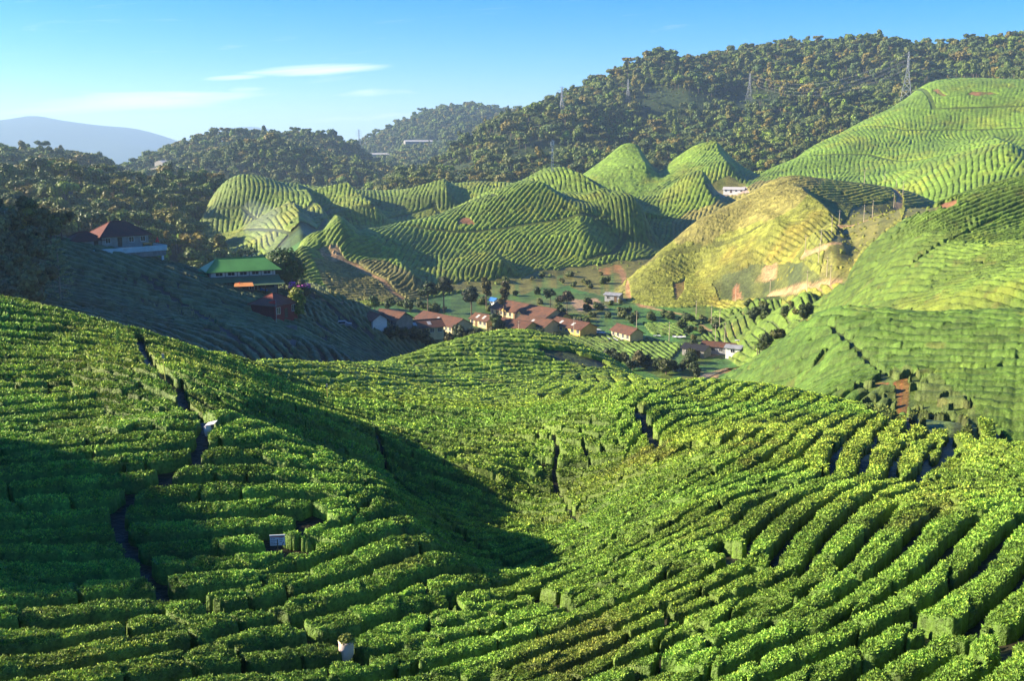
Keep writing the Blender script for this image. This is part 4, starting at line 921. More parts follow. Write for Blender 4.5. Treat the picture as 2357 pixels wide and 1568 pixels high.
VT_ = [(985,722,11,3.4,'broad',DG,'dark broad tree leftmost in the clump behind the village roofs'), (1022,722,13,3.6,'broad',(.045,.055,.018),'tall dark olive tree second in the clump behind the village'), (1085,742,12,4.0,'broad',(.022,.035,.014),'nearly black round crowned tree between the village rows'),
  (1120,712,11,2.6,'tall',OG,'narrow olive tree behind the black crowned tree'), (1160,738,13,3.0,'tall',(.075,.07,.022),'slender brownish tree at the left end of the longest roof'), (1145,765,6.5,3.0,'bushy',(.05,.08,.02),'small green tree standing between two village roofs'),
  (1266,712,7,2.6,'broad',DG,'small dark tree behind the right end of the longest roof'), (1305,722,7.5,3.0,'broad',(.09,.075,.04),'brownish thin crowned tree beside the bare yard'), (1352,722,3.5,1.8,'bushy',DG,'dark round bush in the field right of the brownish tree'),
  (862,712,5,2.4,'bushy',(.06,.10,.02),'green bush at the foot of the patchy tea slope, left of three'), (895,716,4.5,2.2,'bushy',(.05,.08,.02),'green bush at the foot of the patchy tea slope, middle of three'), (943,718,5,2.2,'bushy',(.04,.07,.02),'green bush at the foot of the patchy tea slope, right of three'),
  (925,752,4,2.0,'bushy',(.08,.09,.02),'pale green bush beside the dark shed roof'), (1240,788,4,2.6,'bushy',(.05,.08,.02),'rounded shrub below the right village row'), (1200,792,3.6,2.8,'bushy',(.07,.09,.02),'light shrub on the bank below the village'),
  (270,560,6.5,2.9,'broad',(.05,.065,.02),'round tree behind the terrace of the left house'), (1585,770,3.2,1.8,'bushy',DG,'dark bush at the lower edge of the fields')]
for k, (x, y, h, w, kind, rgb, lb) in enumerate(VT_): own_tree('village_tree' if h > 5.5 else 'shrub', x, y, h, w, kind, rgb, lb, 700, .36, 40+k, rmin=225, group=None, cat='tree' if h > 5.5 else 'shrub')
# the bank of scrub under the village, the wood on the left hill, scrub along the stream
def scatter_own(name, pts, hs, ws, cols, kinds, label, group, cat, n=420, cs=.4, seed=90, rmin=0):
    kindsm = {}
    for k, (x, y) in enumerate(pts):
        key = k % 5
        if key not in kindsm:
            rng = random.Random(seed+key); L = lobes_for(kinds[key % len(kinds)], rng, hs[key % len(hs)], ws[key % len(ws)])
            V, F, T = crown_arrays(L, n, cs, seed+key); a = mobj('crown', V, F, col4(T, cols[key % len(cols)]), M_LEAF); cm = a.data; bpy.data.objects.remove(a)
            TV, TF = trunk_arrays(hs[key % len(hs)]*.8, .16, L, seed+key); a = mobj('trunk', TV, TF, np.ones((len(TV), 4)), M_BARK); tm = a.data; bpy.data.objects.remove(a); kindsm[key] = (cm, tm)
        s = random.uniform(.8, 1.25); put_tree(*kindsm[key], at(x, y, rmin), random.uniform(0, 6.28), s, label, group, name)
        if cat != 'tree': list(COL.objects)[-3]['category'] = cat
random.seed(5)
wood = [(x + random.uniform(-14, 14), y + random.uniform(-12, 12)) for x in range(-40, 190, 26) for y in range(525, 740, 34) if y > 520 + max(0, (x-130))*.3 and x < (185 if y < 590 else 95)]
scatter_own('hill_tree', wood, [6, 7.5, 5, 6.5, 5.5], [3.0, 2.6, 2.8, 3.2, 2.8], [(.11, .12, .045), (.15, .15, .05), (.16, .14, .045), (.11, .13, .045)], ['broad', 'tall', 'bushy'], 'dark tree in the shaded wood below the left house', 'trees in the shaded wood', 'tree', 500, .42, 120, rmin=150)
crown_l = [(x, y) for x, y in [(6, 505), (30, 520), (62, 540), (95, 548), (-20, 500), (48, 552), (120, 556), (80, 520), (14, 540)]]
scatter_own('hill_tree', crown_l, [7.5, 6.5, 7, 6, 8], [3.4, 3.0, 3.2, 3, 3.6], [(.24, .21, .03), (.15, .17, .03), (.08, .10, .025), (.14, .15, .03)], ['bushy', 'bushy', 'tall'], 'tall tree with sunlit top above the shaded wood at the left edge', 'sunlit topped trees at the left edge', 'tree', 700, .45, 140, rmin=150)
bank = [(x + random.uniform(-8, 8), 786 + random.uniform(-7, 14) + max(0, (900-x))*.3) for x in range(905, 1215, 17)] + [(x + random.uniform(-8, 8), 838 + (x-1400)*.12 + random.uniform(-8, 10)) for x in range(1400, 1560, 18)] + [(x, 800 + random.uniform(-8, 10)) for x in range(1230, 1300, 18)]
scatter_own('shrub', bank, [3.0, 3.6, 2.6, 4.2, 3.2], [2.2, 2.4, 2.0, 2.6, 2.4], [(.04, .06, .018), (.06, .075, .02), (.03, .045, .015), (.08, .075, .022)], ['bushy'], 'rough dark shrub on the bank below the village', 'shrubs on the bank below the village', 'shrub', 320, .34, 160, rmin=225)
stream = [(1590 + random.uniform(-12, 20), y) for y in range(800, 880, 12)] + [(x, 850 + random.uniform(-8, 8)) for x in range(1500, 1580, 18)] + [(1790, 800), (1760, 815), (1740, 730), (1760, 726), (1850, 735)]
scatter_own('shrub', stream, [2.6, 3.0, 2.2], [2.0, 1.8, 1.6], [(.04, .06, .018), (.05, .07, .02), (.07, .08, .02)], ['bushy'], 'small dark shrub beside the stream in the valley', 'shrubs along the stream', 'shrub', 260, .3, 180, rmin=180)
field = []
for poly, nn_ in (([(1230,700),(1420,690),(1470,730),(1400,755),(1300,745)], 16), ([(1380,705),(1640,735),(1700,770),(1600,790),(1480,760)], 20), ([(900,705),(1100,690),(1150,720),(1000,735)], 12), ([(1690,700),(1850,690),(1840,740),(1720,745)], 10), ([(960,670),(1180,640),(1420,620),(1430,660),(1150,690)], 16)):
    k = 0
    while k < nn_:
        x, y = random.uniform(min(p[0] for p in poly), max(p[0] for p in poly)), random.uniform(min(p[1] for p in poly), max(p[1] for p in poly))
        if in_poly(np.array([x]), np.array([y]), poly)[0]: field.append((x, y)); k += 1
scatter_own('shrub', field, [2.0, 1.5, 2.6, 1.3, 1.8], [1.8, 1.5, 1.8, 1.4, 2.2], [(.07, .10, .02), (.10, .12, .025), (.05, .075, .02), (.12, .12, .03)], ['bushy'], 'low green bush growing in the fields of the valley floor', 'bushes in the valley fields', 'shrub', 220, .26, 210, rmin=225)
# the conifer with level tiers of branches that stands by itself at the left
def tier_pine():
    r = empty('tiered_pine', at(140, 700, 150) + Vector((0, 0, -1.0))); rng = random.Random(3); H = 13.6
    V = []; F = []
    def add(v, f):
        k = len(V); V.extend(v); F.extend([tuple(i+k for i in q) for q in f])
    add(*tube([(0, 0, -2), (0, 0, 3), (.1, 0, 8), (0, 0, H)], [.30, .24, .15, .03], 8))
    LV = []
    for k in range(11):
        z = 2.4 + k*.98; ln = 4.3*(1 - (k/11.5)**1.4)*rng.uniform(.85, 1.1) if k else 2.6; nb = 5
        for j in range(nb):
            a = 6.28*j/nb + k*.7 + rng.uniform(-.25, .25); l = ln*rng.uniform(.75, 1.1); c, s = math.cos(a), math.sin(a)
            p = [(0, 0, z), (c*l*.5, s*l*.5, z+.05), (c*l, s*l, z+.45)]; add(*tube(p, [.07, .045, .015], 4))
            m = 10 if k < 3 else 26
            for q in range(m):
                t = rng.uniform(.45 if k < 3 else .25, 1.05); LV.append((c*l*t + rng.gauss(0, .16), s*l*t + rng.gauss(0, .16), z + .05 + .4*t*t + rng.gauss(0, .10)))
    mobj('trunk', np.array(V, f32), np.array(F), np.ones((len(V), 4)), M_PALEBARK, r)
    P = np.array(LV, f32); n = len(P); rg = np.random.default_rng(5); d = rg.normal(0, 1, (n, 3)); d[:, 2] = np.abs(d[:, 2])*.4; d /= np.linalg.norm(d, axis=1)[:, None]; b = np.cross(d, rg.normal(0, 1, (n, 3))); b /= np.linalg.norm(b, axis=1)[:, None]
    s = .34; q = np.stack([P-d*s, P-b*s*.4, P+d*s, P+b*s*.4], 1).reshape(-1, 3); mobj('crown', q, np.arange(n*4).reshape(-1, 4), np.tile([.24, .28, .11, 1], (n*4, 1)), M_LEAF, r)
    tag(r, 'lone conifer with level tiers of branches at the edge of the shaded wood', 'tree')
tier_pine()
# banana plants and ferny rosettes
def banana(x, y, label, seed, s=1.0):
    r = empty('banana_plant', at(x, y, 180)); rng = random.Random(seed); V = []; F = []; S = []; SF_ = []
    for c in range(4):
        ox, oy = rng.uniform(-1.2, 1.2), rng.uniform(-1.2, 1.2); v, f = tube([(ox, oy, -.3), (ox, oy, 1.4*s)], [.14, .08], 6); k = len(S); S += v; SF_ += [tuple(i+k for i in q) for q in f]
        for j in range(7):
            a = rng.uniform(0, 6.28); l = rng.uniform(1.4, 2.1)*s; cx, sy = math.cos(a), math.sin(a); pr = None
            for q in range(6):
                t = q/5; p = Vector((ox + cx*l*t, oy + sy*l*t, 1.3*s + l*(1.1*t - 1.15*t*t))); wd_ = .32*s*math.sin(math.pi*min(.97, t+.06)); a1 = p + Vector((-sy, cx, 0))*wd_; a2 = p + Vector((sy, -cx, 0))*wd_
                k = len(V); V += [tuple(a1), tuple(a2)]
                if pr is not None: F.append((pr, pr+1, k+1, k))
                pr = k
    mobj('leaves', np.array(V, f32), np.array(F), np.tile([.13, .20, .03, 1], (len(V), 1)), M_LEAF, r); mobj('stem', np.array(S, f32), np.array(SF_), np.ones((len(S), 4)), M_PALEBARK, r)
    tag(r, label, 'banana plant', 'banana plants in the valley')
for k, (x, y, s) in enumerate([(1742, 806, 1.1), (1768, 802, 1.2), (1755, 815, 1.0)]): banana(x, y, 'banana plant in the clump below the steep right hillside', 30+k, s)
for k, (x, y, s) in enumerate([(1318, 735, 1.0), (1332, 742, 1.1), (1345, 738, 1.0)]): banana(x, y, 'banana plant behind the right end of the village', 50+k, s)
log('trees')
# ------------------------------------------------------------------ building helpers
class MB:
    def __init__(s): s.v = []; s.f = []
    def quad(s, *p): k = len(s.v); s.v += [tuple(q) for q in p]; s.f.append(tuple(range(k, k+len(p))))
    def box(s, x0, x1, y0, y1, z0, z1):
        k = len(s.v); s.v += [(x, y, z) for z in (z0, z1) for x, y in ((x0, y0), (x1, y0), (x1, y1), (x0, y1))]
        s.f += [tuple(k+i for i in q) for q in ((3,2,1,0), (4,5,6,7), (0,1,5,4), (1,2,6,5), (2,3,7,6), (3,0,4,7))]; return s
    def bar(s, a, b, r, n=6):
        v, f = tube([a, b], [r, r], n); k = len(s.v); s.v += v; s.f += [tuple(i+k for i in q) for q in f]; return s
    def tub(s, pts, rad, n=8):
        v, f = tube(pts, rad, n); k = len(s.v); s.v += v; s.f += [tuple(i+k for i in q) for q in f]; return s
    def slab(s, pts, t):
        """flat polygon given thickness t downwards"""
        k = len(s.v); n = len(pts); s.v += [tuple(p) for p in pts] + [(p[0], p[1], p[2]-t) for p in pts]
        s.f.append(tuple(range(k, k+n))); s.f.append(tuple(range(k+2*n-1, k+n-1, -1)))
        for j in range(n): s.f.append((k+j, k+n+j, k+n+(j+1) % n, k+(j+1) % n))
        return s
    def build(s, name, m, parent=None, smooth=False):
        me = bpy.data.meshes.new(name); me.from_pydata(s.v, [], s.f); me.materials.append(m)
        import bmesh
        bm = bmesh.new(); bm.from_mesh(me); bmesh.ops.recalc_face_normals(bm, faces=bm.faces); bm.to_mesh(me); bm.free()
        if smooth: me.polygons.foreach_set('use_smooth', [True]*len(me.polygons))
        o = bpy.data.objects.new(name, me); COL.objects.link(o)
        if parent: o.parent = parent
        return o
M_OLD = mat('old plaster', (.34, .31, .26), .9, noise=.35, nscale=.8); M_CREAM = mat('cream wall', (.60, .47, .25), .85, noise=.25, nscale=.8); M_WHITE = mat('white paint', (.70, .70, .68), .7, noise=.2, nscale=1.2); M_RUST = mat('rusty roof sheets', (.14, .058, .03), .7, noise=.5, nscale=.7, col2=(.07, .04, .028), wave='X')
M_RUST2 = mat('brown roof sheets', (.16, .07, .036), .7, noise=.5, nscale=.6, col2=(.075, .045, .03), wave='X'); M_LIGHTSHEET = mat('pale roof sheet', (.5, .48, .45), .5, noise=.2)
M_DARK = mat('dark opening', (.02, .02, .022), .6); M_GLASS = mat('window glass', (.03, .035, .04), .15, spec=.5); M_GREENROOF = mat('green roof sheets', (.10, .30, .06), .5, noise=.3, nscale=.25, wave='X'); M_PALEGREEN = mat('faded green roof', (.13, .20, .09), .6, noise=.3, nscale=.4, wave='X')
M_TILE = mat('brown tiles', (.16, .05, .035), .8, noise=.4, nscale=1.2, col2=(.10, .045, .035), wave='Y'); M_REDROOF = mat('red roof', (.24, .065, .04), .7, noise=.3, nscale=.8, wave='X'); M_REDWALL = mat('red wall', (.22, .03, .028), .8, noise=.25)
M_STONE = mat('rough concrete', (.25, .24, .22), .9, noise=.4, nscale=1.0); M_STEEL = mat('galvanised steel', (.36, .37, .39), .5, metal=.3); M_POLE = mat('pale pole', (.50, .42, .30), .8, noise=.2); M_WOOD = mat('weathered wood', (.16, .10, .06), .85, noise=.4, nscale=1.5)
M_GREY = mat('grey metal sheet', (.33, .34, .36), .5, noise=.4, nscale=.8, wave='X'); M_BLUE = mat('blue sheet', (.04, .18, .55), .6, noise=.2); M_YELLOW = mat('yellow wall', (.70, .48, .13), .8, noise=.3, nscale=.9); M_PARA = mat('pale blue wall', (.48, .60, .60), .8, noise=.3, nscale=.6)
M_RED = mat('red cloth', (.75, .04, .03), .7, noise=.1); M_TYRE = mat('tyre', (.02, .02, .02), .9); M_WIRE = mat('cable', (.45, .45, .47), .4, metal=.5); M_ORANGE = mat('orange awning', (.70, .28, .08), .7, noise=.2)
def house(name, p, ang, L, W, H, rise, label, cat='house', wall=M_CREAM, roof=M_RUST, over=.5, wins=4, doors=1, kind='gable', group=None, skylights=0, sink=1.2, base=None):
    """local x along the ridge; front wall at -y; parts: wall, roof, window (> frame), door"""
    r = empty(name, p, ang); w = MB(); x, y = L/2, W/2
    if kind == 'gable':
        k = [(-x,-y,-sink),(x,-y,-sink),(x,y,-sink),(-x,y,-sink),(-x,-y,H),(x,-y,H),(x,y,H),(-x,y,H),(-x,0,H+rise-.06),(x,0,H+rise-.06)]
        w.v = k; w.f = [(0,1,5,4),(1,2,6,9,5),(2,3,7,6),(3,0,4,8,7),(3,2,1,0)]
        ro = MB(); s = rise/y; X = x+over
        for sg in (-1, 1): ro.slab([(-X, sg*(y+over), H - over*s + .08), (X, sg*(y+over), H - over*s + .08), (X, 0, H+rise+.08), (-X, 0, H+rise+.08)], .10)
        rf = ro.build('roof', roof, r); MB().box(-X, X, -.16, .16, H+rise+.07, H+rise+.16).build('ridge_cap', roof, rf)
        for q in range(skylights):
            u = -X + 2*X*(q+1)/(skylights+1); yy = -y*.55; z = H + rise*(1+yy/y) + .10
            MB().slab([(u-.5, yy-.7, z - .7*s+.02), (u+.5, yy-.7, z-.7*s+.02), (u+.5, yy+.7, z+.7*s+.02), (u-.5, yy+.7, z+.7*s+.02)], .03).build('skylight', M_LIGHTSHEET, rf)
    else:
        w.box(-x, x, -y, y, -sink, H); ro = MB(); X, Y = x+over, y+over; e = max(0.0, x-y); hh = H+rise; z0 = H - .12
        A, Bq, Cq, D, E, F = (-X,-Y,z0), (X,-Y,z0), (X,Y,z0), (-X,Y,z0), (-e,0,hh), (e,0,hh)
        ro.slab([A, Bq, F, E], .1); ro.slab([Cq, D, E, F], .1); ro.slab([D, A, E], .1); ro.slab([Bq, Cq, F], .1); rf = ro.build('roof', roof, r)
        MB().bar(E, F, .14).bar(A, E, .1).bar(Bq, F, .1).bar(Cq, F, .1).bar(D, E, .1).build('ridge_cap', roof, rf)
    w.build('wall', wall, r)
    def opening(px_, side, wd, z0, z1, nm):
        a = -y if side == 0 else y; sg = -1 if side == 0 else 1; f = MB(); o1 = a + sg*.003; o2 = a + sg*.07; t = .07
        ya, yb = min(o1, o2), max(o1, o2)
        f.box(px_-wd/2-t, px_-wd/2, ya, yb, z0-t, z1+t); f.box(px_+wd/2, px_+wd/2+t, ya, yb, z0-t, z1+t); f.box(px_-wd/2, px_+wd/2, ya, yb, z1, z1+t); f.box(px_-wd/2, px_+wd/2, ya, yb, z0-t, z0)
        if nm == 'window': f.box(px_-.025, px_+.025, ya, yb-.01, z0, z1)
        o = MB().box(px_-wd/2, px_+wd/2, min(a+sg*.002, a+sg*.02), max(a+sg*.002, a+sg*.02), z0, z1).build(nm, M_GLASS if nm == 'window' else M_WOOD, r); f.build('frame', M_WHITE if nm == 'window' else M_WOOD, o)
    n = wins + doors
    for side in (0, 1):
        for q in range(n):
            u = -x + L*(q+.5)/n
            if q % (wins//max(1, doors)+1) == 1 and doors: opening(u, side, .85, .02, min(2.0, H-.2), 'door')
            else: opening(u, side, min(1.1, L/n*.6), H*.36, H*.80, 'window')
    tag(r, label, cat, group); return r
# ------------------------------------------------------------------ the village
VG = 'plastered houses of the village'
house('village_house', at(950, 771, 225), R(25), 15.5, 6.0, 2.4, 1.5, 'low village house nearest the left hill, bright end wall and long patched roof', roof=M_RUST, skylights=3, wins=5, doors=2, group=VG)
house('village_house', at(1020, 756, 225), R(-50), 20, 8, 2.4, 1.9, 'long cream village house set end on just behind the leftmost low one', roof=M_RUST, skylights=1, wins=7, doors=3, group=VG)
house('shed', at(864, 752, 225), R(-55), 5, 4.0, 2.2, 1.3, 'little pale shed with a dark red roof at the foot of the left hill', 'shed', wall=M_WHITE, roof=M_REDROOF, wins=1, doors=1)
house('shed', at(904, 747, 225), R(-40), 9, 6, 2.0, 1.7, 'dark roofed shed behind the leftmost low village house', 'shed', wall=M_STONE, wins=2, doors=1)
H3 = house('village_house', at(1215, 734, 225), R(-50), 27, 9.5, 2.6, 2.2, 'longest village house with two small porch gables, farthest back', roof=M_RUST2, wins=9, doors=3, group=VG)
for u in (-5.5, 2.5):
    m = MB(); m.slab([(u-1.6, -6.0, 2.5), (u, -6.0, 3.7), (u, -2.6, 3.7), (u-1.6, -2.6, 2.5)], .09); m.slab([(u, -6.0, 3.7), (u+1.6, -6.0, 2.5), (u+1.6, -2.6, 2.5), (u, -2.6, 3.7)], .09); g = m.build('porch_roof', M_RUST2, H3)
    q = MB(); q.v = [(u-1.3, -5.8, 2.5), (u+1.3, -5.8, 2.5), (u, -5.8, 3.55)]; q.f = [(0, 1, 2)]; q.v += [(a, b+.1, c) for a, b, c in q.v]; q.f += [(5, 4, 3), (0, 3, 4, 1), (1, 4, 5, 2), (2, 5, 3, 0)]; q.build('porch_gable', M_YELLOW, H3)
    MB().box(u-1.3, u-1.15, -5.9, -5.75, -1, 2.45).box(u+1.15, u+1.3, -5.9, -5.75, -1, 2.45).build('porch_post', M_WOOD, H3)
house('village_house', at(1115, 750, 225), R(-48), 8, 5.0, 2.3, 1.4, 'small village house with skylights between the two tall trees', roof=M_RUST2, skylights=2, wins=3, doors=1, group=VG)
house('village_house', at(1190, 764, 225), R(-42), 12, 7, 2.2, 1.6, 'dark roofed village house in front of the longest one', roof=M_RUST, wins=4, doors=1, group=VG, wall=M_YELLOW)
house('village_house', at(1236, 760, 225), R(-45), 13, 7, 2.3, 1.7, 'village house with a broad gable end, right of the dark roofed one', roof=M_RUST2, skylights=1, wins=4, doors=1, group=VG)
house('village_house', at(1268, 743, 225), R(-48), 13, 5.5, 2.4, 1.5, 'village house half hidden behind the broad gable', roof=M_RUST, wins=5, doors=1, group=VG, wall=M_YELLOW)
house('village_house', at(1316, 764, 225), R(-50), 15, 6.8, 2.2, 1.6, 'village house with two bright skylights at the right end of the row', roof=M_RUST, skylights=2, wins=5, doors=1, group=VG, wall=M_YELLOW)
house('village_house', at(1443, 781, 225), R(-60), 9.5, 4.8, 2.5, 1.5, 'cream house standing alone at the right, facing the tea plot', roof=M_RUST, wins=4, doors=0, group=VG)
house('hut', at(1137, 702, 225), R(-50), 2.6, 2, 1.8, .6, 'tiny hut with a bright blue roof behind the tall trees', 'hut', wall=M_WHITE, roof=M_BLUE, wins=1, doors=0)
house('hut', at(1413, 693, 225), R(-30), 5.5, 3.6, 2.4, .5, 'grey metal hut alone in the upper fields', 'hut', wall=M_GREY, roof=M_GREY, wins=1, doors=1)
house('hut', at(1603, 818, 180), R(-40), 7, 4, 2.2, .9, 'dark slanting hut beside the stream, left of the wooden one', 'hut', wall=M_STONE, roof=M_DARK, wins=1, doors=1)
house('hut', at(1655, 812, 180), R(-28), 9, 4, 2.2, .8, 'grey wooden hut by the stream, longer than its neighbour', 'hut', wall=M_GREY, roof=M_RUST, wins=4, doors=0)
house('hut', at(1690, 815, 180), R(-28), 4, 3.4, 2.0, .5, 'small pale hut at the right of the grey wooden one', 'hut', wall=M_WHITE, roof=M_GREY, wins=1, doors=0)
def tarp(x, y, L, W, h, ang, m, label, seed, name='ground_sheet', cat='sheet', rmin=225):
    rng = random.Random(seed); q = MB(); nx, ny = 7, 4
    for j in range(ny+1):
        for i in range(nx+1): q.v.append((L*(i/nx-.5), W*(j/ny-.5), h + rng.uniform(-.12, .16)))
    for j in range(ny):
        for i in range(nx): k = j*(nx+1)+i; q.f.append((k, k+1, k+nx+2, k+nx+1))
    o = q.build(name, m); o.location = at(x, y, rmin); o.rotation_euler = (0, 0, ang)
    sd = o.modifiers.new('thick', 'SOLIDIFY'); sd.thickness = .03
    return tag(o, label, cat)
tarp(1365, 762, 5, 1.8, .5, R(-20), M_WHITE, 'white sheet left of the lone cream house, upper of two', 1); tarp(1378, 768, 4, 1.6, .4, R(-25), M_WHITE, 'white sheet left of the lone cream house, lower of two', 2)
tarp(1412, 783, 6, 2.4, .4, R(-35), M_WHITE, 'crumpled white sheets at the foot of the lone cream house', 3); tarp(1563, 779, 4, 1.6, .5, R(-12), M_WHITE, 'white sheet at the lower edge of the fields', 4); tarp(1512, 776, 2.2, 1.2, .4, 0, M_WHITE, 'small white sheet between the lone house and the wider one', 5)
tarp(1705, 788, 3.2, 1.2, .5, 0, M_WHITE, 'white sheet beside the track above the wooden hut', 6); tarp(998, 774, 2.6, 1.2, 1.0, R(20), M_BLUE, 'blue sheet hung in front of the leftmost low house', 7)
# village fence of low boards
def fence(name, pts, h, m, label, rmin=225, step=1.6):
    P = [at(x, y, rmin) for x, y in pts]; root = empty(name, P[0]); post = MB(); rail = MB()
    for a, b in zip(P[:-1], P[1:]):
        n = max(1, int((b-a).length/step))
        for k in range(n+1):
            p = a.lerp(b, k/n) - P[0]; post.box(p.x-.06, p.x+.06, p.y-.06, p.y+.06, p.z-.5, p.z+h)
        for zz in (.35, .7, .95): rail.bar(a - P[0] + Vector((0, 0, h*zz)), b - P[0] + Vector((0, 0, h*zz)), .05, 4)
    o = post.build('post', m, root); o['kind'] = 'stuff'; rail.build('rail', m, root); tag(root, label, 'fence')
fence('wooden_fence', [(1075, 779), (1130, 779), (1190, 782)], 1.3, M_WOOD, 'low wooden fence along the lower side of the village')
# ------------------------------------------------------------------ poles, pylons and cables
def pole(x, y, h, label, m=M_POLE, arm=False, group='utility poles in the valley', rmin=180, name='utility_pole', r=.11):
    o = empty(name, at(x, y, rmin)); MB().tub([(0, 0, -.5), (0, 0, h)], [r, r*.7]).build('shaft', m, o)
    q = MB(); q.box(-.7, .7, -.05, .05, h-.55, h-.43); q.build('crossarm', m, o); tag(o, label, 'pole', group); return o
PL = [(1693,696,'at the foot of the dry spur, first of the row'), (1772,683,'at the foot of the dry spur, second of the row'), (1857,668,'below the scrubby bank of the dry spur'), (1911,655,'on the low bump beside the dark hollow'), (1903,636,'in the long dark shadow of the spur, middle'),
      (1884,604,'in the long dark shadow of the spur, upper'), (1853,582,'at the lowest bend of the pale track'), (1889,570,'beside the pale track where it climbs the spur'), (1914,537,'where the pale track enters the dark gully'), (1931,522,'beside the level stretch of the pale track'),
      (1988,510,'left one where the pale track climbs to the saddle'), (2008,499,'right one where the pale track climbs to the saddle'), (2057,478,'at the last bend of the pale track'), (2063,432,'on the saddle, left of the track end'), (2078,450,'on the saddle, right of the track end'),
      (1465,762,'tall in the fields right of the village'), (1540,788,'leaning at the lower edge of the fields'), (1602,735,'in the upper fields, left of a loose row'), (1637,747,'in the upper fields, middle of a loose row'), (1656,757,'in the upper fields, right of a loose row'), (1646,795,'near the stream huts, left of two'), (1668,790,'near the stream huts, right of two'),
      (1194,786,'in front of the village fence'), (1321,778,'with a lamp arm near the right end of the row')]
for x, y, lb in PL: pole(x, y, 6.2 if x < 1700 else 5.6, 'pale utility pole ' + lb, rmin=180 if y > 500 else 300)
for x, y, lb in [(2036,420,'left'), (1989,425,'right')]: pole(x, y, 6, 'thin pole against the pylon hill, %s of two' % lb, rmin=430)
# latticed pylon: four battered legs, cross bracing, three pairs of arms
def pylon_parts(H, w, thick):
    leg = MB(); br = MB(); arm = MB()
    def hw(z): return w/2*(1 - .80*min(1, z/(H*.62))) if z < H*.62 else w/2*.20*(1 - .45*(z-H*.62)/(H*.38))
    lv = [0, H*.2, H*.36, H*.49, H*.62, H*.70, H*.78, H*.86, H*.93, H]
    for sx, sy in ((1, 1), (-1, 1), (-1, -1), (1, -1)):
        for a, b in zip(lv[:-1], lv[1:]): leg.bar((sx*hw(a), sy*hw(a), a - (1 if a == 0 else 0)), (sx*hw(b), sy*hw(b), b), thick, 4)
    for a, b in zip(lv[:-1], lv[1:]):
        c = [(1, 1), (-1, 1), (-1, -1), (1, -1)]
        for k in range(4):
            p, q = c[k], c[(k+1) % 4]; br.bar((p[0]*hw(a), p[1]*hw(a), a), (q[0]*hw(b), q[1]*hw(b), b), thick*.6, 4); br.bar((q[0]*hw(a), q[1]*hw(a), a), (p[0]*hw(b), p[1]*hw(b), b), thick*.6, 4); br.bar((p[0]*hw(b), p[1]*hw(b), b), (q[0]*hw(b), q[1]*hw(b), b), thick*.6, 4)
    tips = []
    for z, l in ((H*.70, H*.15), (H*.80, H*.16), (H*.90, H*.15), (H*.99, H*.09)):
        for s in (-1, 1):
            for sy in (-1, 1): arm.bar((s*hw(z), sy*hw(z), z), (s*l, 0, z+.1), thick*.7, 4); arm.bar((s*hw(z), sy*hw(z), z+H*.03), (s*l, 0, z+.1), thick*.6, 4)
            tips.append((s*l, 0, z - (1.2 if z < H*.95 else 0)))
            if z < H*.95: arm.bar((s*l, 0, z), (s*l, 0, z-1.2), thick*.8, 5)
    return leg, br, arm, tips
def pylon(x, y, H, label, ang, rmin, thick=.16, wf=.23, drop=0):
    p = at(x, y, rmin) - Vector((0, 0, drop)); o = empty('power_pylon', p, ang); leg, br, arm, tips = pylon_parts(H, H*wf, thick)
    leg.build('leg_frame', M_STEEL, o); br.build('bracing', M_STEEL, o); arm.build('crossarm', M_STEEL, o); tag(o, label, 'pylon', 'lattice power pylons')
    M = Matrix.Translation(p) @ Matrix.Rotation(ang, 4, 'Z'); return [M @ Vector(t) for t in tips]
T4 = pylon(2085, 228, 33, 'tall steel lattice pylon on the tea hill at the upper right', R(70), 600, .20)
T3 = pylon(1724, 232, 28, 'faint lattice pylon on the forest slope, nearest to the tall one', R(60), 800, .08); T2 = pylon(1445, 236, 24, 'faint lattice pylon on the forest slope near the skyline', R(60), 800, .08)
T1 = pylon(1293, 262, 30, 'lattice pylon standing against the sky on the forest ridge', R(20), 900, .15, drop=4)
T0 = pylon(827, 345, 40, 'tiny far pylon against the pale sky left of the wooded hill', R(20), 1500, .22)
T5 = [p + Vector((300, 100, -60)) for p in T4]
def cables(A, Bp, sag, label, rad=.09, name='power_cable'):
    for k, (a, b) in enumerate(zip(A, Bp)):
        n = 22; pts = [tuple(a.lerp(b, i/n) - Vector((0, 0, sag*4*(i/n)*(1-i/n)))) for i in range(n+1)]
        o = MB().tub(pts, [rad]*(n+1), 4).build(name, M_WIRE); tag(o, label, 'cable', label)
cables(T4, T5, 9, 'power cable running from the tall pylon out at the right edge', .04)
cables(T3, T4, 16, 'power cable between the tall pylon and the nearest faint one', .025); cables(T2[:6], T3[:6], 12, 'power cable between the two faint pylons on the forest slope', .025)
tw = empty('radio_mast', at(1271, 392, 560)); H = 17; q = MB()
for a in (0, 2.1, 4.2): q.bar((.7*math.cos(a), .7*math.sin(a), 0), (.35*math.cos(a), .35*math.sin(a), H), .13, 4)
for k in range(12):
    z = k*H/12; s = .7 - .35*k/12
    for a in (0, 2.1, 4.2): q.bar((s*math.cos(a), s*math.sin(a), z), (s*math.cos(a+2.1), s*math.sin(a+2.1), z+H/12), .07, 4)
q.build('mast_frame', M_STEEL, tw); q = MB(); q.box(-.9, -.6, -.2, .2, H-3.4, H-1); q.box(.6, .9, -.2, .2, H-3, H-.6); q.box(-.2, .2, -.8, -.5, H-6, H-4.6); q.build('antenna', M_WHITE, tw); tag(tw, 'slender steel radio mast behind the small tea peak', 'mast')
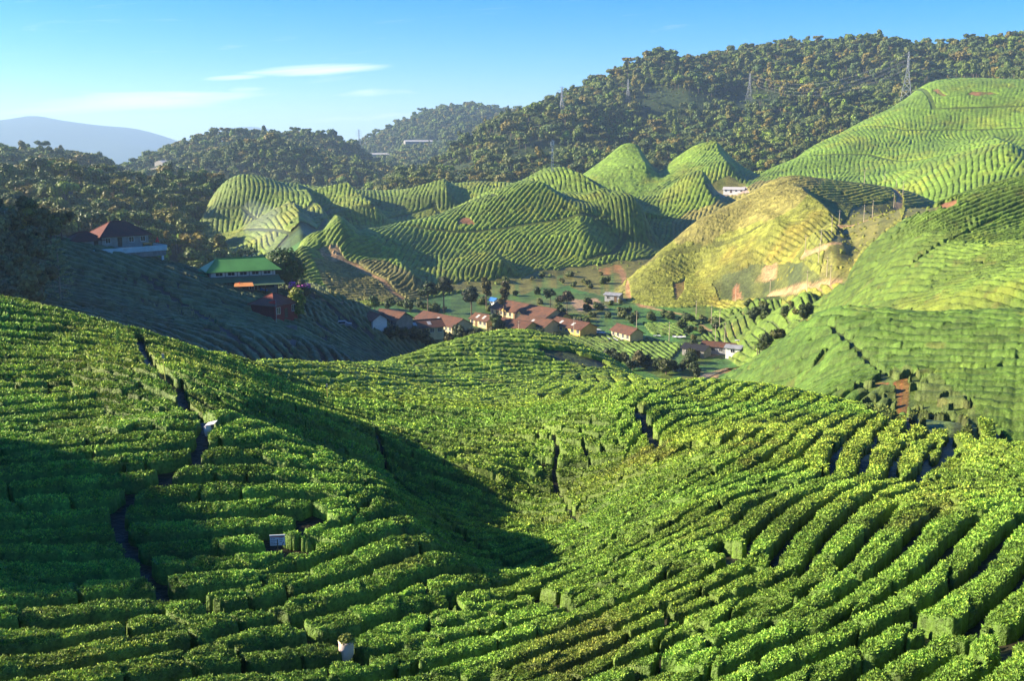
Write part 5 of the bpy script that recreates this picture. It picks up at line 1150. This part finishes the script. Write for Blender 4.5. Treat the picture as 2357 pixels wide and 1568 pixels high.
# greenhouses and sheds far off among the trees
for x, y, L, W, a, lb, m in [(970, 337, 62, 24, R(14), 'long pale greenhouse roof on the farthest wooded hill', M_WHITE), (868, 366, 46, 22, R(12), 'pale greenhouse roof on the slope below the farthest wooded hill', M_WHITE), (1072, 326, 24, 14, 0, 'small pale shed among the trees near the long greenhouse', M_WHITE), (382, 408, 20, 40, R(50), 'white greenhouse glinting on the hazy ridge, lower of two', M_WHITE), (377, 392, 12, 18, R(50), 'white greenhouse glinting on the hazy ridge, upper of two', M_WHITE)]:
    o = house('greenhouse', at(x, y, 800) + Vector((0, 0, 7)), a, L, W, 2, 2.5, lb, 'greenhouse', wall=M_STONE, roof=M_LIGHTSHEET, wins=2, doors=0, sink=3, over=.3)
house('farm_shed', at(1690, 443, 430), R(-20), 12, 6, 2, 1.2, 'pale shed in the gap behind the dry spur', 'shed', wall=M_WHITE, roof=M_LIGHTSHEET, wins=3, doors=1)
# ------------------------------------------------------------------ the two storeyed hall with green roofs
gp = at(556, 662, 235); gz = gp.z
hall = empty('green_roofed_hall', (gp.x, gp.y, gz), R(24)); L, W, H1, H2 = 15.5, 8.5, 2.5, 4.6
MB().box(-L/2, L/2, -W/2, W/2, -3, H1+.6).build('lower_wall', M_STONE, hall); MB().box(-L/2+.4, L/2-.4, -W/2+.6, W/2-.4, H1+.6, H2).build('upper_wall', M_WHITE, hall)
m = MB(); X, Y, z0, hh, e = L/2+.9, W/2+.9, H2-.1, H2+2.5, L/2-2.2
for f in ([(-X,-Y,z0),(X,-Y,z0),(e,0,hh),(-e,0,hh)], [(X,Y,z0),(-X,Y,z0),(-e,0,hh),(e,0,hh)], [(-X,Y,z0),(-X,-Y,z0),(-e,0,hh)], [(X,-Y,z0),(X,Y,z0),(e,0,hh)]): m.slab(f, .1)
rf = m.build('roof', M_GREENROOF, hall); MB().bar((-e,0,hh),(e,0,hh),.14).bar((-X,-Y,z0),(-e,0,hh),.12).build('ridge_cap', M_GREENROOF, rf)
MB().slab([(-L/2-.6, -W/2-2.2, H1-.3), (L/2+.4, -W/2-2.2, H1-.3), (L/2+.4, -W/2+.7, H1+.75), (-L/2-.6, -W/2+.7, H1+.75)], .1).build('lower_roof', M_PALEGREEN, hall)
MB().slab([(.5, -W/2-4.6, H1-.95), (L/2+.8, -W/2-4.6, H1-.95), (L/2+.8, -W/2-2.2, H1-.35), (.5, -W/2-2.2, H1-.35)], .08).build('porch_roof', M_PALEGREEN, hall)
MB().slab([(-L/2-8, -W/2+1, H1+.5), (-L/2-.1, -W/2+1, H1+.5), (-L/2-.1, W/2, H1+2.0), (-L/2-8, W/2, H1+2.0)], .1).build('side_roof', M_GREENROOF, hall); MB().box(-L/2-7.6, -L/2-.1, -W/2+1.5, W/2-.3, -2, H1+.45).build('side_wall', M_DARK, hall)
for k in range(5):
    u = -L/2 + 2.2 + k*2.75; o = MB().box(u-.75, u+.75, -W/2+.52, -W/2+.59, H1+.95, H2-.45).build('window', M_DARK, hall); f = MB()
    f.box(u-.83, u-.75, -W/2+.5, -W/2+.598, H1+.87, H2-.37); f.box(u+.75, u+.83, -W/2+.5, -W/2+.598, H1+.87, H2-.37); f.box(u-.03, u+.03, -W/2+.49, -W/2+.515, H1+.95, H2-.45); f.build('frame', M_WHITE, o)
    MB().box(u+1.3, u+1.42, -W/2+.5, -W/2+.598, H1+.75, H2-.05).build('batten', M_DARK, hall)
for u in (-6.8, -4, -1.2, 1.6, 4.4, 7.2): MB().box(u-.09, u+.09, -W/2-2.1, -W/2-1.92, -2.5, H1-.42).build('post', M_WOOD, hall)
o = MB().box(-5.6, 1.2, -W/2-.04, -W/2-.003, .05, 2.1).build('doorway', M_DARK, hall); MB().box(3.2, 6.8, -W/2-.04, -W/2-.003, .3, 1.6).build('doorway', M_DARK, hall)
tag(hall, 'two storeyed hall with bright green sheet roofs on the crest of the dark hill', 'building')
p = at(578, 672, 225); o = house('kiosk', p, R(24), 2.4, 2, 2.0, .5, 'small kiosk with faded green roof before the hall', 'kiosk', wall=M_WOOD, roof=M_PALEGREEN, wins=1, doors=0)
def sit(b, label, name, cat, x, y, rot, fn, rmin=225, dz=0): o = empty(name, at(x, y, rmin) + Vector((0, 0, dz)), rot); fn(o); tag(o, label, cat); return o
def stall(o):
    MB().slab([(-2.2, -1, 1.8), (2.2, -1, 1.8), (2.0, 1, 2.4), (-2.0, 1, 2.4)], .06).build('awning', M_ORANGE, o); MB().box(-2, 2, -.4, .5, -.5, .8).build('counter', M_WOOD, o)
    for sx in (-2, 2):
        for sy in (-.9, .9): MB().box(sx-.05, sx+.05, sy-.05, sy+.05, -.5, 1.95 if sy > 0 else 1.7).build('post', M_WOOD, o)
sit(0, 'stall with a bright orange awning in front of the green roofed hall', 'market_stall', 'stall', 562, 676, R(15), stall)
def parasol(o):
    MB().bar((0, 0, -.3), (0, 0, 2.2), .04).build('pole', M_STEEL, o); q = MB(); n = 8
    for k in range(n):
        a, b = 6.283*k/n, 6.283*(k+1)/n; q.quad((0, 0, 2.4), (.5*math.cos(a), .5*math.sin(a), 1.0), (.5*math.cos(b), .5*math.sin(b), 1.0))
    q.build('canopy', M_RED, o)
sit(0, 'folded red parasol beside the orange awning', 'parasol', 'parasol', 552, 672, 0, parasol)
def car(o, m=M_BLUE):
    q = MB(); prof = [(-2, .3), (2, .3), (2.05, .75), (1.1, .9), (.5, 1.4), (-1.1, 1.4), (-1.8, .92), (-2.05, .85)]; n = len(prof)
    q.v = [(x, -.8, z) for x, z in prof] + [(x, .8, z) for x, z in prof]; q.f = [tuple(range(n)), tuple(range(2*n-1, n-1, -1))] + [(k, (k+1) % n, n+(k+1) % n, n+k) for k in range(n)]; q.build('body', m, o)
    MB().box(-1.0, .45, -.83, -.803, .92, 1.3).box(-1.0, .45, .803, .83, .92, 1.3).build('window', M_GLASS, o)
    for sx in (-1.3, 1.3):
        for sy in (-.8, .8): MB().tub([(sx, sy-.1, .32), (sx, sy+.1, .32)], [.32, .32], 12).build('wheel', M_TYRE, o)
sit(0, 'blue car parked in front of the green roofed hall', 'parked_car', 'car', 596, 674, R(10), car); sit(0, 'white car parked right of the blue one', 'parked_car', 'car', 612, 673, R(10), lambda o: car(o, M_WHITE)); sit(0, 'grey car in the shade on the slope left of the village', 'parked_car', 'car', 790, 752, R(10), lambda o: car(o, M_GREY))
house('red_house', at(632, 728, 212), R(62), 7.5, 6.6, 3.1, 2.0, 'red walled house with hipped rust red roof on the dark slope', 'house', wall=M_REDWALL, roof=M_REDROOF, kind='hip', wins=2, doors=1, sink=3)
def flag(o):
    MB().bar((0, 0, -2), (0, 0, 5.4), .05).build('staff', M_STEEL, o); q = MB()
    for k in range(6): q.v += [(-.3*k, .08*math.sin(k), 5.3-.05*k), (-.3*k, .08*math.sin(k+.5), 4.4+.09*k)]
    q.f = [(2*k, 2*k+2, 2*k+3, 2*k+1) for k in range(5)]; q.build('cloth', M_RED, o)
sit(0, 'bright red flag on a staff before the red house', 'flag', 'flag', 637, 748, R(5), flag, 205)
o = MB(); 
for k in range(26): a = random.uniform(-.3, .3); x_, z_ = random.uniform(-1.8, 1.8), random.uniform(0, 1.2); o.bar((x_-1.1, random.uniform(-.8, .8), z_), (x_+1.1, random.uniform(-.8, .8), z_+a), .11, 5)
o = o.build('timber_pile', mat('fresh timber', (.62, .36, .14), .8, noise=.3)); o.location = at(657, 700, 225); tag(o, 'pile of fresh cut timber right of the red house', 'timber')
MB_ = MB().box(-4, 4, -.2, .2, -2.5, .2); o = MB_.build('retaining_wall', M_STONE); o.location = at(640, 752, 205); o.rotation_euler = (0, 0, R(5)); tag(o, 'grey retaining wall under the red house', 'wall')
# ------------------------------------------------------------------ the house on the left with its white terrace
hp = at(268, 578, 225); ang = R(44)
lh = house('hill_house', hp + Vector((-1.0, 4.5, 1.0)), ang, 11, 7.5, 2.5, 3.0, 'old house with brown tiled hipped roof on the left hill', 'house', wall=M_OLD, roof=M_TILE, kind='hip', wins=3, doors=1, sink=4, over=.7)
house('house_wing', hp + Vector((-6.5, -2.0, .6)), ang, 7, 5, 2.2, 1.8, 'low shaded wing of the old house at the left end of the terrace', 'house', wall=M_OLD, roof=M_TILE, kind='hip', wins=1, doors=1, sink=4)
tr = empty('terrace', hp + Vector((1.2, -1.6, .3)), ang); MB().box(-9, 10, -2.6, 4, -1.6, .0).build('floor_slab', M_STONE, tr); MB().box(-9.2, 10.2, -2.85, -2.6, -.4, .8).box(10.0, 10.25, -2.59, 4, -.4, .8).box(-9.2, -9, -2.59, 2, -.4, .8).build('parapet', M_PARA, tr)
MB().box(9, 9.5, -2.4, -1.9, -5, -1.6).box(3, 3.5, -2.4, -1.9, -5, -1.6).build('support_post', M_WHITE, tr); tag(tr, 'terrace with long pale blue parapet around the old house', 'terrace')
tvec = Matrix.Rotation(ang, 4, 'Z')
for dx, m, lb in ((9.5, M_ORANGE, 'orange folded parasol on the terrace of the old house'),):
    o = empty('parasol', tr.location + tvec @ Vector((dx, .5, .3)), 0); parasol(o); tag(o, lb, 'parasol')
o = MB().tub([(6.8, 2.0, .0), (6.8, 2.0, .9), (8.6, 2.0, .9), (8.6, 2.0, 0)], [.35]*4).build('garden_bench', M_ORANGE); o.location = tr.location; o.rotation_euler = (0, 0, ang); tag(o, 'orange seat at the wall of the old house', 'bench')
# ------------------------------------------------------------------ among the tea in the foreground
def sack(x, y, label, s=1.0, rmin=0, lean=0.0, leafy=True, lift=0.0):
    o = empty('tea_sack', at(x, y, rmin) + Vector((0, 0, lift)), .3); rng = random.Random(int(x)); q = MB(); n = 14; prof = [(0, .27), (.12, .34), (.4, .37), (.7, .36), (.95, .33), (1.08, .36)]
    for z, r in prof:
        for k in range(n): a = 6.283*k/n; rr = r*(1 + .16*math.sin(3*a+z*5) + .10*math.sin(5*a-z*7) + rng.uniform(-.08, .08)); q.v.append((rr*math.cos(a)*s + (lean+.12)*z*s, rr*math.sin(a)*s, z*s))
    for j in range(len(prof)-1):
        for k in range(n): q.f.append((j*n+k, j*n+(k+1) % n, (j+1)*n+(k+1) % n, (j+1)*n+k))
    q.f.append(tuple(range((len(prof)-1)*n, len(prof)*n))); q.build('bag', mat('woven sack', (.62, .50, .44), .8, noise=.25, nscale=4), o, True)
    if leafy:
        V, F, T = crown_arrays([(lean+.08, 0, 1.12*s, .36*s, .26*s)], 220, .07, 4); mobj('leaf_heap', V, F, col4(T, (.22, .26, .05)), M_LEAF, o)
    tag(o, label, 'sack')
sack(794, 1530, 'pale woven sack heaped with picked leaves in the near foreground', .60, lift=.1)
sack(745, 1008, 'pale sack with a white sheet', .01) if False else None
o = empty('picking_bag', at(478, 1006) + Vector((0, 0, .15))); q = MB(); q.tub([(0, 0, -.2), (.05, 0, .35), (0, 0, .75)], [.22, .36, .30], 10).build('bag', mat('grey plastic bag', (.5, .5, .52), .5, noise=.3), o)
q = MB(); q.slab([(-.1, -.45, .85), (.75, -.35, 1.0), (.85, .45, 1.15), (0, .4, .95)], .03); q.build('cover_sheet', M_WHITE, o); o.scale = (.5, .5, .5); tag(o, 'grey bag under a white sheet where the dark path bends', 'bag')
# notice board: red heading line, two columns of lines, small black figure
sb = empty('notice_board', at(640, 1275), R(8)); MB().bar((0, 0, -.3), (0, 0, .75), .03).build('post', M_WOOD, sb)
bd = MB().box(-.36, .36, -.015, .015, .42, .93).build('board', mat('board white', (.50, .50, .62), .6, noise=.1), sb); MB().box(-.38, .38, -.03, .03, .93, .97).build('top_rail', M_WHITE, bd)
INK = mat('ink', (.02, .02, .05), .7); REDINK = mat('red ink', (.35, .04, .06), .7)
MB().box(-.34, .34, -.020, -.0152, .845, .90).build('heading', REDINK, bd)
# the lettering is too small to read in the photograph: only its lines of dark strokes are built
for x0, n_, z in ((-.32, 5, .78), (-.32, 8, .69), (-.32, 5, .60), (-.32, 9, .51), (.10, 4, .80), (.10, 4, .71), (.10, 3, .62)):
    q = MB(); rt = random.Random(int(z*100 + n_))
    for k in range(n_): u = x0 + k*.042; hh = rt.uniform(.022, .036); q.box(u, u + rt.uniform(.026, .036), -.0185, -.0152, z - hh/2, z + hh/2)
    q.build('writing', INK, bd)
q = MB(); q.slab([(.22, -.018, .46), (.25, -.018, .46), (.30, -.018, .60), (.27, -.018, .60)], .03).build('figure', INK, bd); sb.scale = (.75, .75, .75); tag(sb, 'small white notice board with dark writing standing between tea hedges', 'sign')
for x, y, h, lb in ((383, 892, 1.9, 'thin yellow stake beside the dark path'), (756, 932, 1.6, 'thin pale stake on the slanting tea slope')):
    o = empty('marker_stake', at(x, y)); MB().tub([(0, 0, -.3), (-.08, 0, h)], [.035, .03], 6).build('shaft', mat('bamboo', (.55, .50, .12), .7), o); MB().box(-.14, -.02, -.05, .05, h-.25, h).build('tip', M_POLE, o); tag(o, lb, 'stake')
# ------------------------------------------------------------------ stream and air
def water_strip():
    P = [at(x, y, 180) for x, y in [(1560, 905), (1590, 890), (1612, 872), (1640, 860), (1680, 850), (1730, 842)]]; q = MB(); pr = None
    for k, p in enumerate(P):
        d = (P[min(k+1, len(P)-1)] - P[max(0, k-1)]); nrm = Vector((-d.y, d.x, 0)).normalized()*(1.6 - .15*k); q.v += [tuple(p + nrm + Vector((0, 0, .12))), tuple(p - nrm + Vector((0, 0, .12)))]
        if k: q.f.append((2*k-2, 2*k-1, 2*k+1, 2*k))
    o = q.build('stream', mat('muddy water', (.30, .20, .15), .15, noise=.3, nscale=.5, spec=.6)); tag(o, kind='structure')
water_strip()
def haze():
    bm = MB().box(-7500, 7500, -400, 14600, -800, 270); m = bpy.data.materials.new('haze'); m.use_nodes = True; nt = m.node_tree; nt.nodes.clear()
    v = N(nt, 'ShaderNodeVolumePrincipled', inp={'Density': HAZE, 'Color': (.50, .74, 1.0, 1), 'Anisotropy': .2}); out = N(nt, 'ShaderNodeOutputMaterial'); nt.links.new(v.outputs[0], out.inputs['Volume'])
    o = bm.build('haze', m); tag(o, 'thin blue morning haze over the hills', 'haze', kind='stuff')
def smoke():
    m = bpy.data.materials.new('smoke'); m.use_nodes = True; nt = m.node_tree; nt.nodes.clear()
    v = N(nt, 'ShaderNodeVolumePrincipled', inp={'Density': .012, 'Color': (.75, .85, 1.0, 1)}); out = N(nt, 'ShaderNodeOutputMaterial'); nt.links.new(v.outputs[0], out.inputs['Volume'])
    p = at(660, 640, 300); q = MB(); q.tub([(0, 0, 0), (-1, 0, 6), (-3.5, 0, 13), (-8, 0, 20), (-13, 0, 26)], [1.2, 3.2, 5.5, 7.5, 2.5], 14); n = len(q.v); q.f.append(tuple(range(14))[::-1]); q.f.append(tuple(range(n-14, n)))
    o = q.build('smoke', m, None, True); o.location = p; tag(o, 'faint blue smoke drifting up behind the big round tree', 'smoke', kind='stuff')
smoke()
HAZE = 1.15e-4
haze(); scene.cycles.volume_bounces = 0; scene.cycles.max_bounces = 5; scene.cycles.transparent_max_bounces = 4
log('all done')
